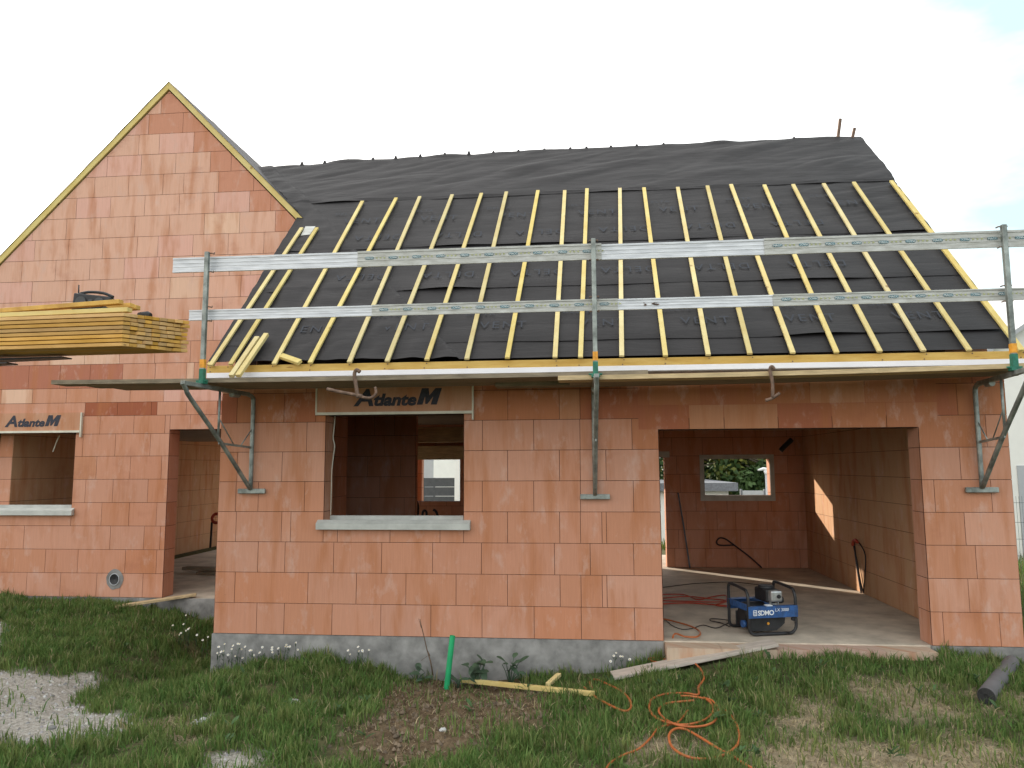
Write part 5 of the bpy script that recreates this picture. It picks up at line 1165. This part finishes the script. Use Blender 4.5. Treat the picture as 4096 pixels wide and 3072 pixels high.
# street lamp
a = r7y(878, 655, 22.0); b = r7y(874, 484, 22.0); root = empty('street_lamp', (a.x, 22.0, -2.2), label='slim pale street lamp in front of the trees, seen through the garage window', cat='street lamp')
mb = MB(); mb.tube([(0, 0, 0), (0, 0, b.z+2.2-.15)], 0.045, 10); mb.build('pole', M_grender, root)
mb = MB(); mb.tube([(0, 0, b.z+2.0), (0, 0, b.z+2.18)], [.04, .10], 12); mb.build('lantern', M_whitep, root); mb = MB(); mb.tube([(-.3, 0, b.z+2.2), (-.1, 0, b.z+2.24), (.14, 0, b.z+2.22)], [.03, .07, .05], 10); mb.build('hood', M_whitep, root)
# houses, fence and van seen through the front window
r8y = lambda u, v, Y: onY(*r8(u, v), Y)
a = r8y(1363, 1000, 24.0); b = r8y(1660, 1050, 24.0)
simple_house('white_house', a.x, b.x+3, 24.0, 31.0, -2.2, 5.5, 'plain white rendered house seen through the front window opening', roof='flat')
a = r8y(1050, 1000, 30.0); b = r8y(1380, 900, 30.0)
simple_house('grey_house', a.x-4, b.x, 30.0, 37.0, -2.2, 4.5, 'blue grey rendered house left of the white one, seen through the front window', wallm=M_grender, roof='gable')
a = r8y(1262, 1050, 17.0); b = r8y(1588, 1050, 17.0); root = empty('slatted_gate', (a.x, 17.0, -1.4), label='dark grey gate of horizontal boards in front of the white house', cat='gate'); z1 = a.z+1.4; w = b.x-a.x
for i in range(9):
    mb = MB(); zz = i*z1/9; mb.box((0, 0, zz+.008), (w, .03, zz+z1/9-.006)); mb.build('board', M_dark, root)
for xx in (0, w*.33, w): 
    mb = MB(); mb.box((xx-.03, .03, 0), (xx+.03, .08, z1)); mb.build('gate_post', M_slate, root)
b2 = r8y(1600, 900, 16.5); mb = MB(); mb.box((b2.x-.06, 16.45, -1.4), (b2.x+.12, 16.6, 2.6)); mb.build('white_post', M_render, None, label='white post at the right of the dark boarded gate', cat='post')
# van
c = r8y(1262, 1150, 12.5); van = empty('van', (c.x, 12.5, ground_z(c.x, 12.5, False)), 0.0, label='white van parked behind the house, its nose and mirror showing in the window', cat='van')
zb = van.location.z; prof = [(0, .35), (0.02, .95), (-.12, 1.15), (-.62, 1.35), (-.95, 2.0), (-1.25, 2.25), (-4.6, 2.3), (-4.7, 2.2), (-4.7, .35)]
mb = MB(); k = len(prof); A = [(x, 0.06 if z > 1.3 else 0, z) for x, z in prof]; B = [(x, 1.84 if z > 1.3 else 1.9, z) for x, z in prof]
mb.mesh(A+B, [tuple(range(k)), tuple(range(k, 2*k))[::-1]]+[(i, k+i, k+(i+1) % k, (i+1) % k) for i in range(k)]); mb.build('body', M_whitep, van, bevel=0.03)
mb = MB(); mb.mesh([(-.66, .15, 1.40), (-.66, 1.75, 1.40), (-.95, 1.7, 2.0), (-.95, .2, 2.0)], [(0, 1, 2, 3)]); 
for v in range(len(mb.v)): mb.v[v] = (mb.v[v][0]+0.03, mb.v[v][1], mb.v[v][2]+0.01)
mb.build('windscreen', M_glass, van)
mb = MB(); mb.box((-1.6, -.0, 1.38), (-.95, .04, 1.9)); mb.build('side_window', M_glass, van)
for x in (-.8, -3.8):
    for y in (.08, 1.82):
        mb = MB(); mb.tube([(x, y-.1, .33), (x, y+.1, .33)], .33, 20); w = mb.build('wheel', M_rubber, van); mb = MB(); mb.tube([(x, y-.11, .33), (x, y+.11, .33)], .19, 14); mb.build('rim', M_engine, w)
mb = MB(); mb.box((-.75, -.25, 1.35), (-.62, -.05, 1.62)); mb.build('mirror', M_rubber, van, bevel=.02)
for y in (.15, 1.6):
    mb = MB(); mb.box((-.02, y, .75), (.035, y+.2, .95)); mb.build('headlight', M_glass, van)
mb = MB(); mb.box((-.02, .0, .35), (.06, 1.9, .55)); mb.build('bumper', M_dark, van, bevel=.02)
# neighbour at the right
YN = 9.0; p1 = onY(4058, 1315, YN); p2 = onY(4094, 1290, YN); sl = (p2.z-p1.z)/(p2.x-p1.x); sl = max(sl, 0.5)
x0 = onY(3985, 1700, YN).x; zl = p1.z-sl*(p1.x-x0)-.1; WN = 8.0; xm = WN/2
root = empty('neighbour_house', (x0, YN, -0.35), label='white rendered neighbouring house with a gable roof at the right edge', cat='house')
mb = MB(); zz = zl+.35; mb.mesh([(0, 0, 0), (WN, 0, 0), (WN, 0, zz), (xm, 0, zz+sl*xm), (0, 0, zz), (0, 9, 0), (WN, 9, 0), (WN, 9, zz), (xm, 9, zz+sl*xm), (0, 9, zz)], [(0, 1, 2, 3, 4), (5, 9, 8, 7, 6), (0, 4, 9, 5), (1, 6, 7, 2), (4, 3, 8, 9), (3, 2, 7, 8)]); mb.build('wall', M_render, root)
for s in (-1, 1):
    mb = MB(); e = xm if s < 0 else -xm; A = Vector((xm, -.25, zz+sl*xm+.02)); Bq = Vector((xm+s*(xm+.35), -.25, zz-sl*.35+.02)); mb.mesh([A, Bq, Bq+Vector((0, 9.5, 0)), A+Vector((0, 9.5, 0)), A+Vector((0, 0, .10)), Bq+Vector((0, 0, .10)), Bq+Vector((0, 9.5, .10)), A+Vector((0, 9.5, .10))], [(0, 1, 2, 3), (4, 7, 6, 5), (0, 4, 5, 1), (1, 5, 6, 2), (2, 6, 7, 3), (3, 7, 4, 0)]); mb.build('roof', M_grender, root)
q = onY(4066, 1862, YN); mb = MB(); mb.box((q.x-x0, -.02, 0.1), (q.x-x0+1.0, .02, q.z+.35)); mb.build('door', M_grender, root)
# wire fence at the right
YF = 7.2; a = onY(4052, 1990, YF); zf0 = -0.35; root = empty('wire_fence', (a.x-1.2, YF, zf0), label='dark welded wire fence on the lawn beyond the right corner', cat='fence'); hh = onY(4075, 1985, YF).z-zf0; mb = MB()
for i in range(60): mb.box((i*.05-.002, -.002, 0), (i*.05+.002, .002, hh))
for z in (0.05, .35, .65, .95, hh-.12): mb.box((0, -.006, z), (3.0, .002, z+.006))
mb.build('mesh_panel', M_wire, root)
for i in range(2): mb = MB(); mb.box((i*2.5+.4, .0, -.2), (i*2.5+.46, .05, hh+.05)); mb.build('fence_post', M_wire, root)
